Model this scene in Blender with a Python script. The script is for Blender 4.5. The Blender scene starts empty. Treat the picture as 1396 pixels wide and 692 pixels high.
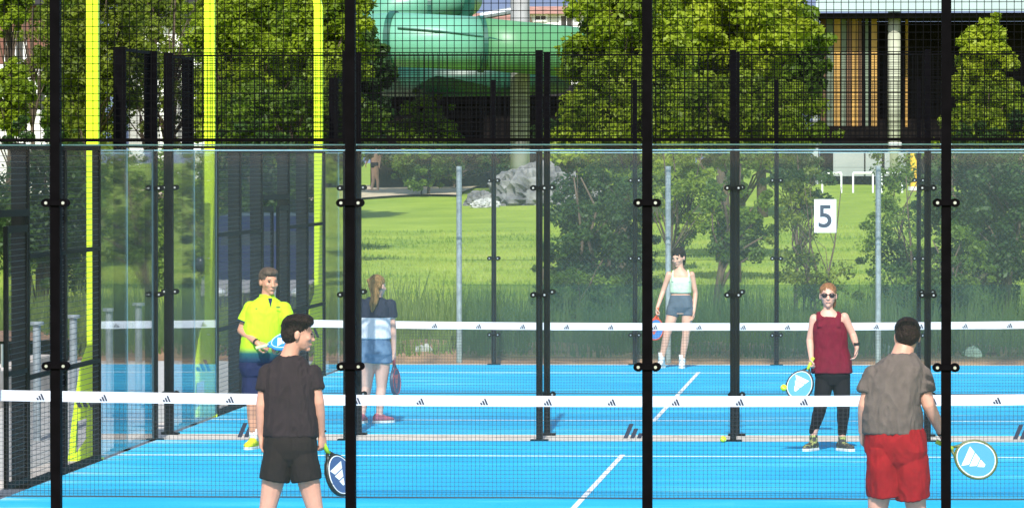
import bpy, math, random
import numpy as np
from mathutils import Vector, Matrix, noise as mnoise

random.seed(7)
rng = np.random.default_rng(7)
scene = bpy.context.scene
C = scene.collection

# ------------------------------------------------------------------ camera
PW, PH = 1396.0, 692.0
CAM = Vector((7.6512, -37.6176, 2.8854))
YAW, PIT, FPX, ROLL = 0.0681, -0.0167, 7634.2, -0.0007
_F = Vector((-math.sin(YAW) * math.cos(PIT), math.cos(YAW) * math.cos(PIT), math.sin(PIT)))
_R = Vector((math.cos(YAW), math.sin(YAW), 0))
_U = _R.cross(_F)
R2 = _R * math.cos(ROLL) + _U * math.sin(ROLL)
U2 = _U * math.cos(ROLL) - _R * math.sin(ROLL)
cd = bpy.data.cameras.new('camera')
cd.sensor_width = 36.0
cd.lens = FPX / PW * 36.0
cd.clip_start = 0.5
cd.clip_end = 6000
cam = bpy.data.objects.new('camera', cd)
C.objects.link(cam)
cam.matrix_world = Matrix((
    (R2.x, U2.x, -_F.x, CAM.x), (R2.y, U2.y, -_F.y, CAM.y), (R2.z, U2.z, -_F.z, CAM.z), (0, 0, 0, 1)))
scene.camera = cam

# ------------------------------------------------------------------ world, sun, exposure
SUN_EL, SUN_AZ = 40.0, 178.5          # azimuth clockwise from +Y (depth): behind the camera
w = bpy.data.worlds.new('World')
scene.world = w
w.use_nodes = True
nt = w.node_tree
sky = nt.nodes.new('ShaderNodeTexSky')
sky.sky_type = 'NISHITA'
sky.sun_disc = False
sky.sun_elevation = math.radians(SUN_EL)
sky.sun_rotation = math.radians(SUN_AZ)
nt.links.new(sky.outputs[0], nt.nodes['Background'].inputs[0])
nt.nodes['Background'].inputs[1].default_value = 0.14
sl = bpy.data.lights.new('sun', 'SUN')
sl.energy = 4.2
sl.angle = math.radians(0.6)
sl.color = (1.0, 0.96, 0.9)
sun = bpy.data.objects.new('sun', sl)
C.objects.link(sun)
_sd = Vector((math.sin(math.radians(SUN_AZ)) * math.cos(math.radians(SUN_EL)),
              math.cos(math.radians(SUN_AZ)) * math.cos(math.radians(SUN_EL)), math.sin(math.radians(SUN_EL))))
sun.rotation_euler = _sd.to_track_quat('Z', 'Y').to_euler()
sun.location = (0, -20, 30)
scene.view_settings.view_transform = 'Standard'
scene.view_settings.look = 'None'
scene.view_settings.gamma = 1
scene.view_settings.exposure = 0.6
scene.render.engine = 'CYCLES'
scene.cycles.max_bounces = 8
scene.cycles.transparent_max_bounces = 48
scene.cycles.diffuse_bounces = 3
scene.cycles.glossy_bounces = 3
scene.cycles.use_denoising = True
scene.cycles.caustics_reflective = False
scene.cycles.caustics_refractive = False
scene.cycles.sample_clamp_indirect = 4


def at(px, py, Y):
    """point on the plane y = Y seen at photo pixel (px, py)"""
    d = _F + R2 * ((px - PW / 2) / FPX) + U2 * ((PH / 2 - py) / FPX)
    return CAM + d * ((Y - CAM.y) / d.y)


def pxm(Y):
    return FPX / (Y - CAM.y)


# ------------------------------------------------------------------ helpers
class MB:
    def __init__(s):
        s.v, s.f, s.m = [], [], []

    def add(s, vs, fs, mi=0):
        b = len(s.v)
        s.v.extend([tuple(x) for x in vs])
        s.f.extend([tuple(b + i for i in f) for f in fs])
        s.m.extend([mi] * len(fs))
        return s

    def box(s, x0, x1, y0, y1, z0, z1, mi=0):
        vs = [(x0, y0, z0), (x1, y0, z0), (x1, y1, z0), (x0, y1, z0), (x0, y0, z1), (x1, y0, z1), (x1, y1, z1), (x0, y1, z1)]
        return s.add(vs, [(0, 3, 2, 1), (4, 5, 6, 7), (0, 1, 5, 4), (1, 2, 6, 5), (2, 3, 7, 6), (3, 0, 4, 7)], mi)

    def prism(s, poly, axis, a0, a1, mi=0):
        """poly: 2D points, extruded along axis ('x','y','z') from a0 to a1"""
        n = len(poly)

        def P(p, a):
            return {'x': (a, p[0], p[1]), 'y': (p[0], a, p[1]), 'z': (p[0], p[1], a)}[axis]
        vs = [P(p, a0) for p in poly] + [P(p, a1) for p in poly]
        fs = [tuple(range(n)), tuple(range(2 * n - 1, n - 1, -1))]
        fs += [(i, n + i, n + (i + 1) % n, (i + 1) % n) for i in range(n)]
        return s.add(vs, fs, mi)

    def tube(s, pts, rad, seg=10, mi=0, up=None, cap=True):
        """rad: list of r or (ru, rv); up: reference axis for rv"""
        pts = [Vector(p) for p in pts]
        n = len(pts)
        vs, fs = [], []
        T = (pts[-1] - pts[0]).normalized()
        a = Vector(up) if up is not None else (Vector((0, 0, 1)) if abs(T.z) < .8 else Vector((0, 1, 0)))
        for i, p in enumerate(pts):
            t = (pts[min(i + 1, n - 1)] - pts[max(i - 1, 0)])
            t = t.normalized() if t.length > 1e-9 else T
            u = t.cross(a)
            if u.length < 1e-6:
                u = t.orthogonal()
            u.normalize()
            v2 = u.cross(t).normalized()
            r = rad[i] if isinstance(rad, (list, tuple)) else rad
            ru, rv = r if isinstance(r, (list, tuple)) else (r, r)
            for k in range(seg):
                an = 2 * math.pi * k / seg
                vs.append(p + u * (ru * math.cos(an)) + v2 * (rv * math.sin(an)))
        for i in range(n - 1):
            for k in range(seg):
                k2 = (k + 1) % seg
                fs.append((i * seg + k, i * seg + k2, (i + 1) * seg + k2, (i + 1) * seg + k))
        if cap:
            fs.append(tuple(range(seg - 1, -1, -1)))
            fs.append(tuple((n - 1) * seg + k for k in range(seg)))
        return s.add(vs, fs, mi)

    def ell(s, c, r, axes=None, mi=0, nu=14, nv=9):
        """ellipsoid; axes = 3 unit vectors"""
        c = Vector(c)
        ax = axes or (Vector((1, 0, 0)), Vector((0, 1, 0)), Vector((0, 0, 1)))
        vs, fs = [], []
        for j in range(nv + 1):
            th = math.pi * j / nv
            for i in range(nu):
                ph = 2 * math.pi * i / nu
                vs.append(c + ax[0] * (r[0] * math.sin(th) * math.cos(ph)) + ax[1] * (r[1] * math.sin(th) * math.sin(ph)) + ax[2] * (r[2] * math.cos(th)))
        for j in range(nv):
            for i in range(nu):
                i2 = (i + 1) % nu
                q = (j * nu + i, (j + 1) * nu + i, (j + 1) * nu + i2, j * nu + i2)
                fs.append(q)
        return s.add(vs, fs, mi)

    def build(s, name, mats, parent=None, loc=None, smooth=False):
        me = bpy.data.meshes.new(name)
        me.from_pydata(s.v, [], s.f)
        if not isinstance(mats, (list, tuple)):
            mats = [mats]
        for m in mats:
            me.materials.append(m)
        if len(mats) > 1:
            me.polygons.foreach_set('material_index', s.m)
        if smooth:
            me.polygons.foreach_set('use_smooth', [True] * len(me.polygons))
        me.update()
        return link(name, me, parent, loc)


def link(name, me, parent=None, loc=None):
    o = bpy.data.objects.new(name, me)
    C.objects.link(o)
    if loc is not None:
        o.location = loc
    if parent is not None:
        o.parent = parent
    return o


def tag(o, label=None, cat=None, group=None, kind=None):
    for k, v in (('label', label), ('category', cat), ('group', group), ('kind', kind)):
        if v:
            o[k] = v
    return o


def thing(name, label, cat, loc=(0, 0, 0), rz=0, group=None):
    o = link(name, None, None, loc)
    o.rotation_euler = (0, 0, rz)
    return tag(o, label, cat, group)


def copy_tree(o, parent=None):
    c = o.copy()
    C.objects.link(c)
    c.parent = parent
    for ch in list(o.children):
        copy_tree(ch, c)
    return c


def np_mesh(name, verts, faces, mat, parent=None, loc=None, smooth=False):
    me = bpy.data.meshes.new(name)
    nv, nf, k = len(verts), len(faces), faces.shape[1]
    me.vertices.add(nv)
    me.vertices.foreach_set('co', np.ascontiguousarray(verts, dtype=np.float32).ravel())
    me.loops.add(nf * k)
    me.loops.foreach_set('vertex_index', np.ascontiguousarray(faces, dtype=np.int32).ravel())
    me.polygons.add(nf)
    me.polygons.foreach_set('loop_start', np.arange(0, nf * k, k, dtype=np.int32))
    me.polygons.foreach_set('loop_total', np.full(nf, k, dtype=np.int32))
    if smooth:
        me.polygons.foreach_set('use_smooth', np.ones(nf, dtype=bool))
    me.materials.append(mat)
    me.update(calc_edges=True)
    return link(name, me, parent, loc)


# ------------------------------------------------------------------ materials
def mat(name, col, rough=0.6, metal=0.0, var=0.0, vscale=6.0, col2=None, bump=0.0, bscale=60.0, spec=0.5, stretch=None, trans=0.0, detail=5.0, lo=.35, hi=.65, coat=0):
    m = bpy.data.materials.new(name)
    m.use_nodes = True
    n = m.node_tree.nodes
    L = m.node_tree.links
    b = n['Principled BSDF']
    b.inputs['Roughness'].default_value = rough
    b.inputs['Metallic'].default_value = metal
    b.inputs['Specular IOR Level'].default_value = spec
    if coat:
        b.inputs['Coat Weight'].default_value = coat
        b.inputs['Coat Roughness'].default_value = .05
    c4 = tuple(col) + (1,)
    b.inputs['Base Color'].default_value = c4
    tc = n.new('ShaderNodeTexCoord')
    src = tc.outputs['Object']
    if stretch:
        mp = n.new('ShaderNodeMapping')
        mp.inputs['Scale'].default_value = stretch
        L.new(src, mp.inputs[0])
        src = mp.outputs[0]
    colout = None
    if var or col2:
        nz = n.new('ShaderNodeTexNoise')
        nz.inputs['Scale'].default_value = vscale
        nz.inputs['Detail'].default_value = detail
        L.new(src, nz.inputs['Vector'])
        rp = n.new('ShaderNodeValToRGB')
        rp.color_ramp.elements[0].position = lo
        rp.color_ramp.elements[1].position = hi
        if col2:
            a, bb = c4, tuple(col2) + (1,)
        else:
            a = tuple(max(0, x * (1 - var)) for x in col) + (1,)
            bb = tuple(x * (1 + var) for x in col) + (1,)
        rp.color_ramp.elements[0].color = a
        rp.color_ramp.elements[1].color = bb
        L.new(nz.outputs[0], rp.inputs[0])
        L.new(rp.outputs[0], b.inputs['Base Color'])
        colout = rp.outputs[0]
    if bump:
        nb = n.new('ShaderNodeTexNoise')
        nb.inputs['Scale'].default_value = bscale
        nb.inputs['Detail'].default_value = 4
        L.new(tc.outputs['Object'], nb.inputs['Vector'])
        bp = n.new('ShaderNodeBump')
        bp.inputs['Strength'].default_value = bump
        bp.inputs['Distance'].default_value = 0.02
        L.new(nb.outputs[0], bp.inputs['Height'])
        L.new(bp.outputs[0], b.inputs['Normal'])
    if trans:
        tr = n.new('ShaderNodeBsdfTranslucent')
        tr.inputs[0].default_value = c4
        if colout:
            L.new(colout, tr.inputs[0])
        mx = n.new('ShaderNodeMixShader')
        mx.inputs[0].default_value = trans
        L.new(b.outputs[0], mx.inputs[1])
        L.new(tr.outputs[0], mx.inputs[2])
        L.new(mx.outputs[0], n['Material Output'].inputs[0])
    return m


def veil(name, tint, dust, dustcol, refl=True):
    """clear sheet: transparent + Schlick reflection + a little dust"""
    m = bpy.data.materials.new(name)
    m.use_nodes = True
    n = m.node_tree.nodes
    L = m.node_tree.links
    n.remove(n['Principled BSDF'])
    tr = n.new('ShaderNodeBsdfTransparent')
    tr.inputs[0].default_value = tuple(tint) + (1,)
    di = n.new('ShaderNodeBsdfDiffuse')
    di.inputs[0].default_value = tuple(dustcol) + (1,)
    m1 = n.new('ShaderNodeMixShader')
    tc = n.new('ShaderNodeTexCoord')
    nz = n.new('ShaderNodeTexNoise')
    nz.inputs['Scale'].default_value = 1.3
    nz.inputs['Detail'].default_value = 6
    L.new(tc.outputs['Object'], nz.inputs['Vector'])
    mm = n.new('ShaderNodeMath')
    mm.operation = 'MULTIPLY'
    mm.inputs[1].default_value = dust * 2
    L.new(nz.outputs[0], mm.inputs[0])
    L.new(mm.outputs[0], m1.inputs[0])
    L.new(tr.outputs[0], m1.inputs[1])
    L.new(di.outputs[0], m1.inputs[2])
    out = m1.outputs[0]
    if refl:
        lw = n.new('ShaderNodeLayerWeight')
        lw.inputs[0].default_value = 0.5
        pw = n.new('ShaderNodeMath')
        pw.operation = 'POWER'
        pw.inputs[1].default_value = 5
        ma = n.new('ShaderNodeMath')
        ma.operation = 'MULTIPLY_ADD'
        ma.inputs[1].default_value = 0.9
        ma.inputs[2].default_value = 0.005
        L.new(lw.outputs['Facing'], pw.inputs[0])
        L.new(pw.outputs[0], ma.inputs[0])
        gl = n.new('ShaderNodeBsdfGlossy')
        gl.inputs['Roughness'].default_value = 0.02
        m2 = n.new('ShaderNodeMixShader')
        L.new(ma.outputs[0], m2.inputs[0])
        L.new(out, m2.inputs[1])
        L.new(gl.outputs[0], m2.inputs[2])
        out = m2.outputs[0]
    L.new(out, n['Material Output'].inputs[0])
    return m


M = {}
M['black'] = mat('black_paint', (0.0022, 0.0018, 0.0024), 0.6, var=.3, vscale=9, spec=.03)
M['wire'] = mat('black_wire', (0.0025, 0.0025, 0.003), 0.6, spec=.04)
M['sidewire'] = mat('sun_greyed_wire', (0.035, 0.036, 0.04), 0.5, spec=.3)  # black wire lightened to grey in colour for sun catching the side mesh
M['steel'] = mat('bolt_steel', (0.6, 0.6, 0.62), 0.3, 1.0)
M['galv'] = mat('galvanised_steel', (0.29, 0.33, 0.36), 0.45, 0.35, var=.18, vscale=14)
M['lime'] = mat('lime_paint', (0.62, 0.86, 0.005), 0.4, var=.04, vscale=3)
M['glass'] = veil('clear_glass', (0.988, 0.996, 0.994), 0.0055, (0.47, 0.64, 0.74))
M['gedge'] = mat('glass_edge', (0.42, 0.70, 0.78), 0.15, trans=.4)
M['white'] = mat('white_band', (0.57, 0.58, 0.63), 0.6, var=.06, vscale=5, bump=.1, bscale=40)
M['cord'] = mat('net_cord', (0.015, 0.016, 0.022), 0.7)
M['ink'] = mat('dark_ink', (0.012, 0.014, 0.035), 0.5)
M['linewhite'] = mat('line_white', (0.72, 0.74, 0.76), 0.8, var=.12, vscale=12, bump=.2, bscale=120)
M['concrete'] = mat('pale_concrete', (0.56, 0.49, 0.43), 0.85, var=.15, vscale=4, bump=.25, bscale=30)
M['gravel'] = mat('grey_gravel', (0.33, 0.32, 0.31), 0.95, col2=(0.52, 0.5, 0.47), vscale=30, bump=.6, bscale=50)
M['soil'] = mat('brown_soil', (0.13, 0.075, 0.045), 0.95, col2=(0.30, 0.17, 0.09), vscale=2.2, bump=.7, bscale=20)
M['path'] = mat('path_gravel', (0.50, 0.39, 0.26), 0.95, var=.2, vscale=3)
M['rock'] = mat('grey_rock', (0.075, 0.075, 0.085), 0.9, col2=(0.24, 0.235, 0.23), vscale=2.0, bump=.6, bscale=9)
M['palerock'] = mat('pale_rock', (0.42, 0.42, 0.40), 0.9, var=.25, vscale=5, bump=.5, bscale=16)
M['bark'] = mat('bark', (0.085, 0.06, 0.042), 0.95, var=.35, vscale=9, bump=.6, bscale=30, stretch=(1, 1, .25))
M['mountain'] = mat('hazy_hill', (0.10, 0.14, 0.22), 1.0, col2=(0.14, 0.18, 0.27), vscale=.01)  # blue-grey base colour stands in for haze over distance
M['red_wall'] = mat('red_render', (0.17, 0.075, 0.055), 0.9, var=.12, vscale=.8)
M['white_wall'] = mat('white_render', (0.72, 0.71, 0.68), 0.9, var=.06, vscale=.7)
M['tile'] = mat('roof_tile', (0.42, 0.22, 0.16), 0.9, var=.2, vscale=2)
M['dark_tile'] = mat('dark_roof', (0.022, 0.02, 0.02), 0.9, var=.2, vscale=2)
M['winglass'] = mat('window_glass', (0.02, 0.026, 0.03), 0.1, spec=.4)
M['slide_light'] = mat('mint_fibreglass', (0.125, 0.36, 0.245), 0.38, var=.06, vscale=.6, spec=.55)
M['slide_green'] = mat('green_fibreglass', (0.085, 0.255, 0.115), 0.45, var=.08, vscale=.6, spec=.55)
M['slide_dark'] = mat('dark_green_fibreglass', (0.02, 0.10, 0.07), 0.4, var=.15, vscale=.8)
M['dark_shaded_wood'] = mat('dark_shaded_timber', (0.009, 0.0075, 0.007), 0.9, spec=.1, var=.4, vscale=3)  # near black: shade under the slide is put into the timber colour
M['ochre'] = mat('ochre_timber', (0.40, 0.23, 0.055), 0.7, var=.3, vscale=2, stretch=(1, 1, .15))
M['brown_board'] = mat('brown_timber', (0.12, 0.062, 0.028), 0.7, var=.25, vscale=2, stretch=(1, 1, .15))
M['greenish_board'] = mat('faded_green_timber', (0.13, 0.17, 0.12), 0.7, var=.2, vscale=2, stretch=(1, 1, .15))
M['fascia'] = mat('pale_fascia', (0.33, 0.43, 0.44), 0.6, var=.05, vscale=.5)
M['column'] = mat('pale_column', (0.36, 0.38, 0.29), 0.8, var=.1, vscale=2)
M['greypanel'] = mat('grey_panel', (0.27, 0.29, 0.285), 0.7, var=.12, vscale=.7)
M['yellow'] = mat('yellow_paint', (0.75, 0.42, 0.02), 0.5)
M['railwhite'] = mat('rail_white', (0.8, 0.8, 0.8), 0.4)
M['navy_paint'] = mat('navy_car_paint', (0.006, 0.010, 0.04), 0.3, coat=.4)
M['rubber'] = mat('rubber', (0.012, 0.012, 0.012), 0.85)
M['lamp'] = mat('lamp_lens', (0.6, 0.62, 0.65), 0.1, .4)
M['ball'] = mat('ball_felt', (0.62, 0.80, 0.02), 0.95, bump=.3, bscale=300)
M['sign'] = mat('sign_white', (0.62, 0.68, 0.70), 0.5)
M['shade'] = veil('green_shade_net', (0.62, 0.72, 0.68), 0.22, (0.022, 0.06, 0.05), refl=False)
M['chain'] = mat('chain_wire', (0.10, 0.13, 0.12), 0.6)
M['red_plastic'] = mat('red_plastic', (0.5, 0.03, 0.02), 0.5)


def turf_material():
    m = mat('blue_turf', (0.004, 0.27, 0.66), 0.85, bump=.35, bscale=90, spec=.2)
    n, L = m.node_tree.nodes, m.node_tree.links
    b = n['Principled BSDF']
    tc = n.new('ShaderNodeTexCoord')
    mp = n.new('ShaderNodeMapping')
    mp.inputs['Scale'].default_value = (.28, .9, 1)
    L.new(tc.outputs['Object'], mp.inputs[0])
    n1 = n.new('ShaderNodeTexNoise')
    n1.inputs['Scale'].default_value = 1.4
    n1.inputs['Detail'].default_value = 8
    n1.inputs['Roughness'].default_value = .62
    L.new(mp.outputs[0], n1.inputs['Vector'])
    # sand gathers along the side walls
    sx = n.new('ShaderNodeSeparateXYZ')
    L.new(tc.outputs['Object'], sx.inputs[0])
    mr = n.new('ShaderNodeMapRange')
    mr.inputs[1].default_value, mr.inputs[2].default_value = .9, 0.0
    mr.inputs[3].default_value, mr.inputs[4].default_value = 0.0, .13
    L.new(sx.outputs[0], mr.inputs[0])
    ad = n.new('ShaderNodeMath')
    ad.operation = 'ADD'
    L.new(n1.outputs[0], ad.inputs[0])
    L.new(mr.outputs[0], ad.inputs[1])
    r1 = n.new('ShaderNodeValToRGB')
    e = r1.color_ramp.elements
    e[0].position, e[0].color = .30, (0.008, 0.345, 0.66, 1)
    e[1].position, e[1].color = .54, (0.015, 0.43, 0.72, 1)
    x = e.new(.64)
    x.color = (0.06, 0.50, 0.75, 1)
    x = e.new(.74)
    x.color = (0.32, 0.60, 0.76, 1)
    L.new(ad.outputs[0], r1.inputs[0])
    n2 = n.new('ShaderNodeTexNoise')
    n2.inputs['Scale'].default_value = 45
    n2.inputs['Detail'].default_value = 3
    L.new(tc.outputs['Object'], n2.inputs['Vector'])
    mx = n.new('ShaderNodeMixRGB')
    mx.blend_type = 'MULTIPLY'
    mx.inputs[0].default_value = .35
    L.new(r1.outputs[0], mx.inputs[1])
    r2 = n.new('ShaderNodeValToRGB')
    r2.color_ramp.elements[0].position, r2.color_ramp.elements[1].position = .35, .6
    r2.color_ramp.elements[0].color = (.55, .6, .65, 1)
    L.new(n2.outputs[0], r2.inputs[0])
    L.new(r2.outputs[0], mx.inputs[2])
    L.new(mx.outputs[0], b.inputs['Base Color'])
    return m


M['turf'] = turf_material()


def leaf_mat(name, c1, c2, tr=.5, vs=1.1):
    return mat(name, c1, 0.5, col2=c2, vscale=vs, trans=tr, detail=3, spec=.35, lo=.38, hi=.62)


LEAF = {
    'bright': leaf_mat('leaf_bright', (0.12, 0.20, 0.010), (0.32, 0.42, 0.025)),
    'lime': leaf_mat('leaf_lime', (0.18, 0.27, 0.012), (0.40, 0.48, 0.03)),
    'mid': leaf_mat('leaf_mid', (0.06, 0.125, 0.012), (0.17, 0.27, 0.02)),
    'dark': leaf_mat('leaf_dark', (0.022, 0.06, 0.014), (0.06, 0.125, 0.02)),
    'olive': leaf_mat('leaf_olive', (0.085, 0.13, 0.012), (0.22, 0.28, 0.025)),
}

# ------------------------------------------------------------------ terrain
_ty = [-1e4, 44, 52, 62, 100, 150, 170, 250, 1e5]
_tz = [-.02, -.02, .06, .30, 1.0, 1.88, 2.02, 2.45, 2.45]


def gz(x, y):
    z = float(np.interp(y, _ty, _tz))
    if y > 60:
        z += .18 * math.sin(x * .12 + y * .05) * min(1, (y - 60) / 60) * (1 if y < 260 else 0)
    return z


def grass_material():
    m = mat('meadow_grass', (0.10, 0.17, 0.02), 0.9, spec=.1, bump=.8, bscale=6)
    n, L = m.node_tree.nodes, m.node_tree.links
    b = n['Principled BSDF']
    tc = n.new('ShaderNodeTexCoord')
    a = n.new('ShaderNodeTexNoise')
    a.inputs['Scale'].default_value = .35
    a.inputs['Detail'].default_value = 9
    a.inputs['Roughness'].default_value = .7
    L.new(tc.outputs['Object'], a.inputs['Vector'])
    r = n.new('ShaderNodeValToRGB')
    e = r.color_ramp.elements
    e[0].position, e[0].color = .3, (0.15, 0.235, 0.02, 1)
    e[1].position, e[1].color = .62, (0.29, 0.37, 0.045, 1)
    xx = e.new(.78)
    xx.color = (0.36, 0.36, 0.10, 1)
    L.new(a.outputs[0], r.inputs[0])
    L.new(r.outputs[0], b.inputs['Base Color'])
    return m


M['grass'] = grass_material()
xs = np.concatenate([[-3000, -800, -250, -120], np.arange(-60, 61, 4), [120, 250, 800, 3000]])
ys = np.concatenate([[-5000, -1500, -400, -120, -60, -20, 0, 20, 40, 44], np.arange(46, 130, 4), np.arange(130, 270, 10), [320, 500, 1200, 5000]])
gv = np.array([(x, y, gz(x, y) - .03) for y in ys for x in xs])
nx = len(xs)
gf = np.array([(j * nx + i, j * nx + i + 1, (j + 1) * nx + i + 1, (j + 1) * nx + i) for j in range(len(ys) - 1) for i in range(nx - 1)])
tag(np_mesh('ground', gv, gf, M['grass'], smooth=True), 'green meadow rising gently behind the blue courts', 'meadow', kind='structure')

GAP0, GAP1 = 20.0, 21.4
BEND = 41.4
apron = MB().box(-.45, 10.6, -1.2, BEND + .5, -.12, -.012).build('pavement', M['concrete'])
tag(apron, 'pale concrete slab under and between the two courts', 'pavement', kind='structure')
yard = MB().box(-26, -.46, -12, 52, -.14, -.016).build('gravel_yard', M['gravel'])
tag(yard, 'light grey gravel yard along the side of the courts', 'gravel', kind='structure')


def strip_on_terrain(name, m, x0, x1, ymid, half, lift, label, wob=.6):
    vs, fs = [], []
    n = 40
    for i in range(n + 1):
        x = x0 + (x1 - x0) * i / n
        yc = ymid + wob * math.sin(x * .13)
        for s in (-1, 0, 1):
            y = yc + s * half * (1 + .25 * math.sin(x * .9 + s))
            vs.append((x, y, gz(x, y) + lift))
    for i in range(n):
        for k in (0, 1):
            fs.append((i * 3 + k, i * 3 + 3 + k, i * 3 + 4 + k, i * 3 + k + 1))
    return tag(MB().add(vs, fs).build(name, m), label, 'path', kind='structure')


_pa, _pb = at(300, 258, 150), at(648, 258, 150)
strip_on_terrain('path', M['path'], _pa.x - 4, _pb.x, 150, 9, .05, 'beige gravel path crossing the top of the meadow')

# soil bank behind the courts
bk = []
bfa = []
nb = 90
for i in range(nb + 1):
    x = -9 + 24 * i / nb
    for k, (dy, dz) in enumerate(((0, 0), (.5, .16), (1.2, .24), (2.0, .20), (3.2, 0))):
        q = mnoise.noise(Vector((x * 1.1, dy * 2, 3)))
        bk.append((x, 42.9 + dy + .2 * q, -.05 + dz * (1 + .9 * q) + gz(x, 43 + dy)))
for i in range(nb):
    for k in range(4):
        bfa.append((i * 5 + k, (i + 1) * 5 + k, (i + 1) * 5 + k + 1, i * 5 + k + 1))
tag(MB().add(bk, bfa).build('soil_bank', M['soil'], smooth=True), 'low brown soil bank behind the far glass wall', 'soil', kind='structure')
bk = [(x, y + .4 * mnoise.noise(Vector((x, y, 1))), z * (1 + .8 * mnoise.noise(Vector((x * .8, y * .8, 5))))) for x in np.arange(-26, -4, .7) for y, z in
      ((20.0 - x * .0, -.05), (24, .25), (28, .5), (34, .6), (44, .5), (52, -.06))]
mrow = 6
ncol = len(bk) // mrow
bfa = [(i * mrow + k, (i + 1) * mrow + k, (i + 1) * mrow + k + 1, i * mrow + k + 1) for i in range(ncol - 1) for k in range(mrow - 1)]
tag(MB().add(bk, bfa).build('soil_mound', M['soil'], smooth=True), 'brown earth mound beside the grey gravel yard', 'soil', kind='structure')


# ------------------------------------------------------------------ courts
def three_bars(mb, cx, cz, s, y, th=.002, mi=0, flip=1):
    """slanted three-bar mark in the xz plane, s = overall height; lowest bar on the left"""
    w0, sl = s * .30, s * .42
    for k, h in enumerate((.36, .68, 1.0)):
        x = cx + (k - 1) * s * .46 + s * .05
        hh = s * h
        b0 = cz - s * .5
        pl = [(x - w0 / 2 + sl * .5, b0), (x + w0 / 2 + sl * .5, b0), (x + w0 / 2 + sl * .5 - sl * h, b0 + hh), (x - w0 / 2 + sl * .5 - sl * h, b0 + hh)]
        pl = [((px_ - cx) * flip + cx, pz_) for px_, pz_ in pl]
        mb.prism(pl, 'y', y - th, y, mi)
    return mb


def turf(name, y0, label):
    o = MB().box(0.04, 9.96, y0 + .08, y0 + 19.92, -.02, 0).build(name, M['turf'])
    tag(o, label, 'court', kind='structure')
    for a in (y0 + 10 - 6.95, y0 + 10 + 6.95):
        MB().box(.05, 9.95, a - .025, a + .025, .001, .004).build('court_line', M['linewhite'], o)
    for a, b in ((y0 + 10 - 7.15, y0 + 10), (y0 + 10, y0 + 10 + 7.15)):
        MB().box(4.975, 5.025, a, b, .0012, .0052).build('court_line', M['linewhite'], o)
    return o


turf('court_turf', 0, 'bright blue artificial turf of the front court')
turf('court_turf', GAP1, 'bright blue artificial turf of the rear court')


def wires(mb, u0, u1, v0, v1, step, t, plane, c, th=None):
    """square wire mesh; plane 'x': u = x, v = z at y = c; plane 'y': u = y, v = z at x = c"""
    h = t / 2

    def bar(a0, a1, b0, b1, off):
        if plane == 'x':
            mb.add([(a0, c - h + off, b0), (a1, c - h + off, b0), (a1, c - h + off, b1), (a0, c - h + off, b1), (a0, c + h + off, b0), (a1, c + h + off, b0), (a1, c + h + off, b1), (a0, c + h + off, b1)],
                   [(0, 1, 2, 3), (5, 4, 7, 6), (4, 0, 3, 7), (1, 5, 6, 2), (3, 2, 6, 7), (4, 5, 1, 0)])
        else:
            mb.add([(c - h + off, a0, b0), (c - h + off, a1, b0), (c - h + off, a1, b1), (c - h + off, a0, b1), (c + h + off, a0, b0), (c + h + off, a1, b0), (c + h + off, a1, b1), (c + h + off, a0, b1)],
                   [(0, 1, 2, 3), (5, 4, 7, 6), (4, 0, 3, 7), (1, 5, 6, 2), (3, 2, 6, 7), (4, 5, 1, 0)])
    n = int(round((u1 - u0) / step))
    for i in range(1, n):
        u = u0 + (u1 - u0) * i / n
        bar(u - h, u + h, v0, v1, 0)
    n = int(round((v1 - v0) / step))
    hh = (th or t) / 2
    for i in range(1, n):
        v = v0 + (v1 - v0) * i / n
        bar(u0, u1, v - hh, v + hh, t * .9)
    return mb


def clamp_mesh(depth_y):
    """double-lobed clamp plate across a post (xz plane) with bolt heads"""
    mb = MB()
    for sgn in (-1, 1):
        cx = sgn * .058
        pl = [(cx + .034 * math.cos(a), .029 * math.sin(a)) for a in [2 * math.pi * k / 14 for k in range(14)]]
        mb.prism(pl, 'y', depth_y - .014, depth_y)
        bl = [(cx + .011 * math.cos(a), .011 * math.sin(a)) for a in [2 * math.pi * k / 8 for k in range(8)]]
        mb.prism(bl, 'y', depth_y - .021, depth_y - .014, 1)
    mb.box(-.058, .058, depth_y - .012, depth_y - .001, -.016, .016)
    return mb


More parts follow.
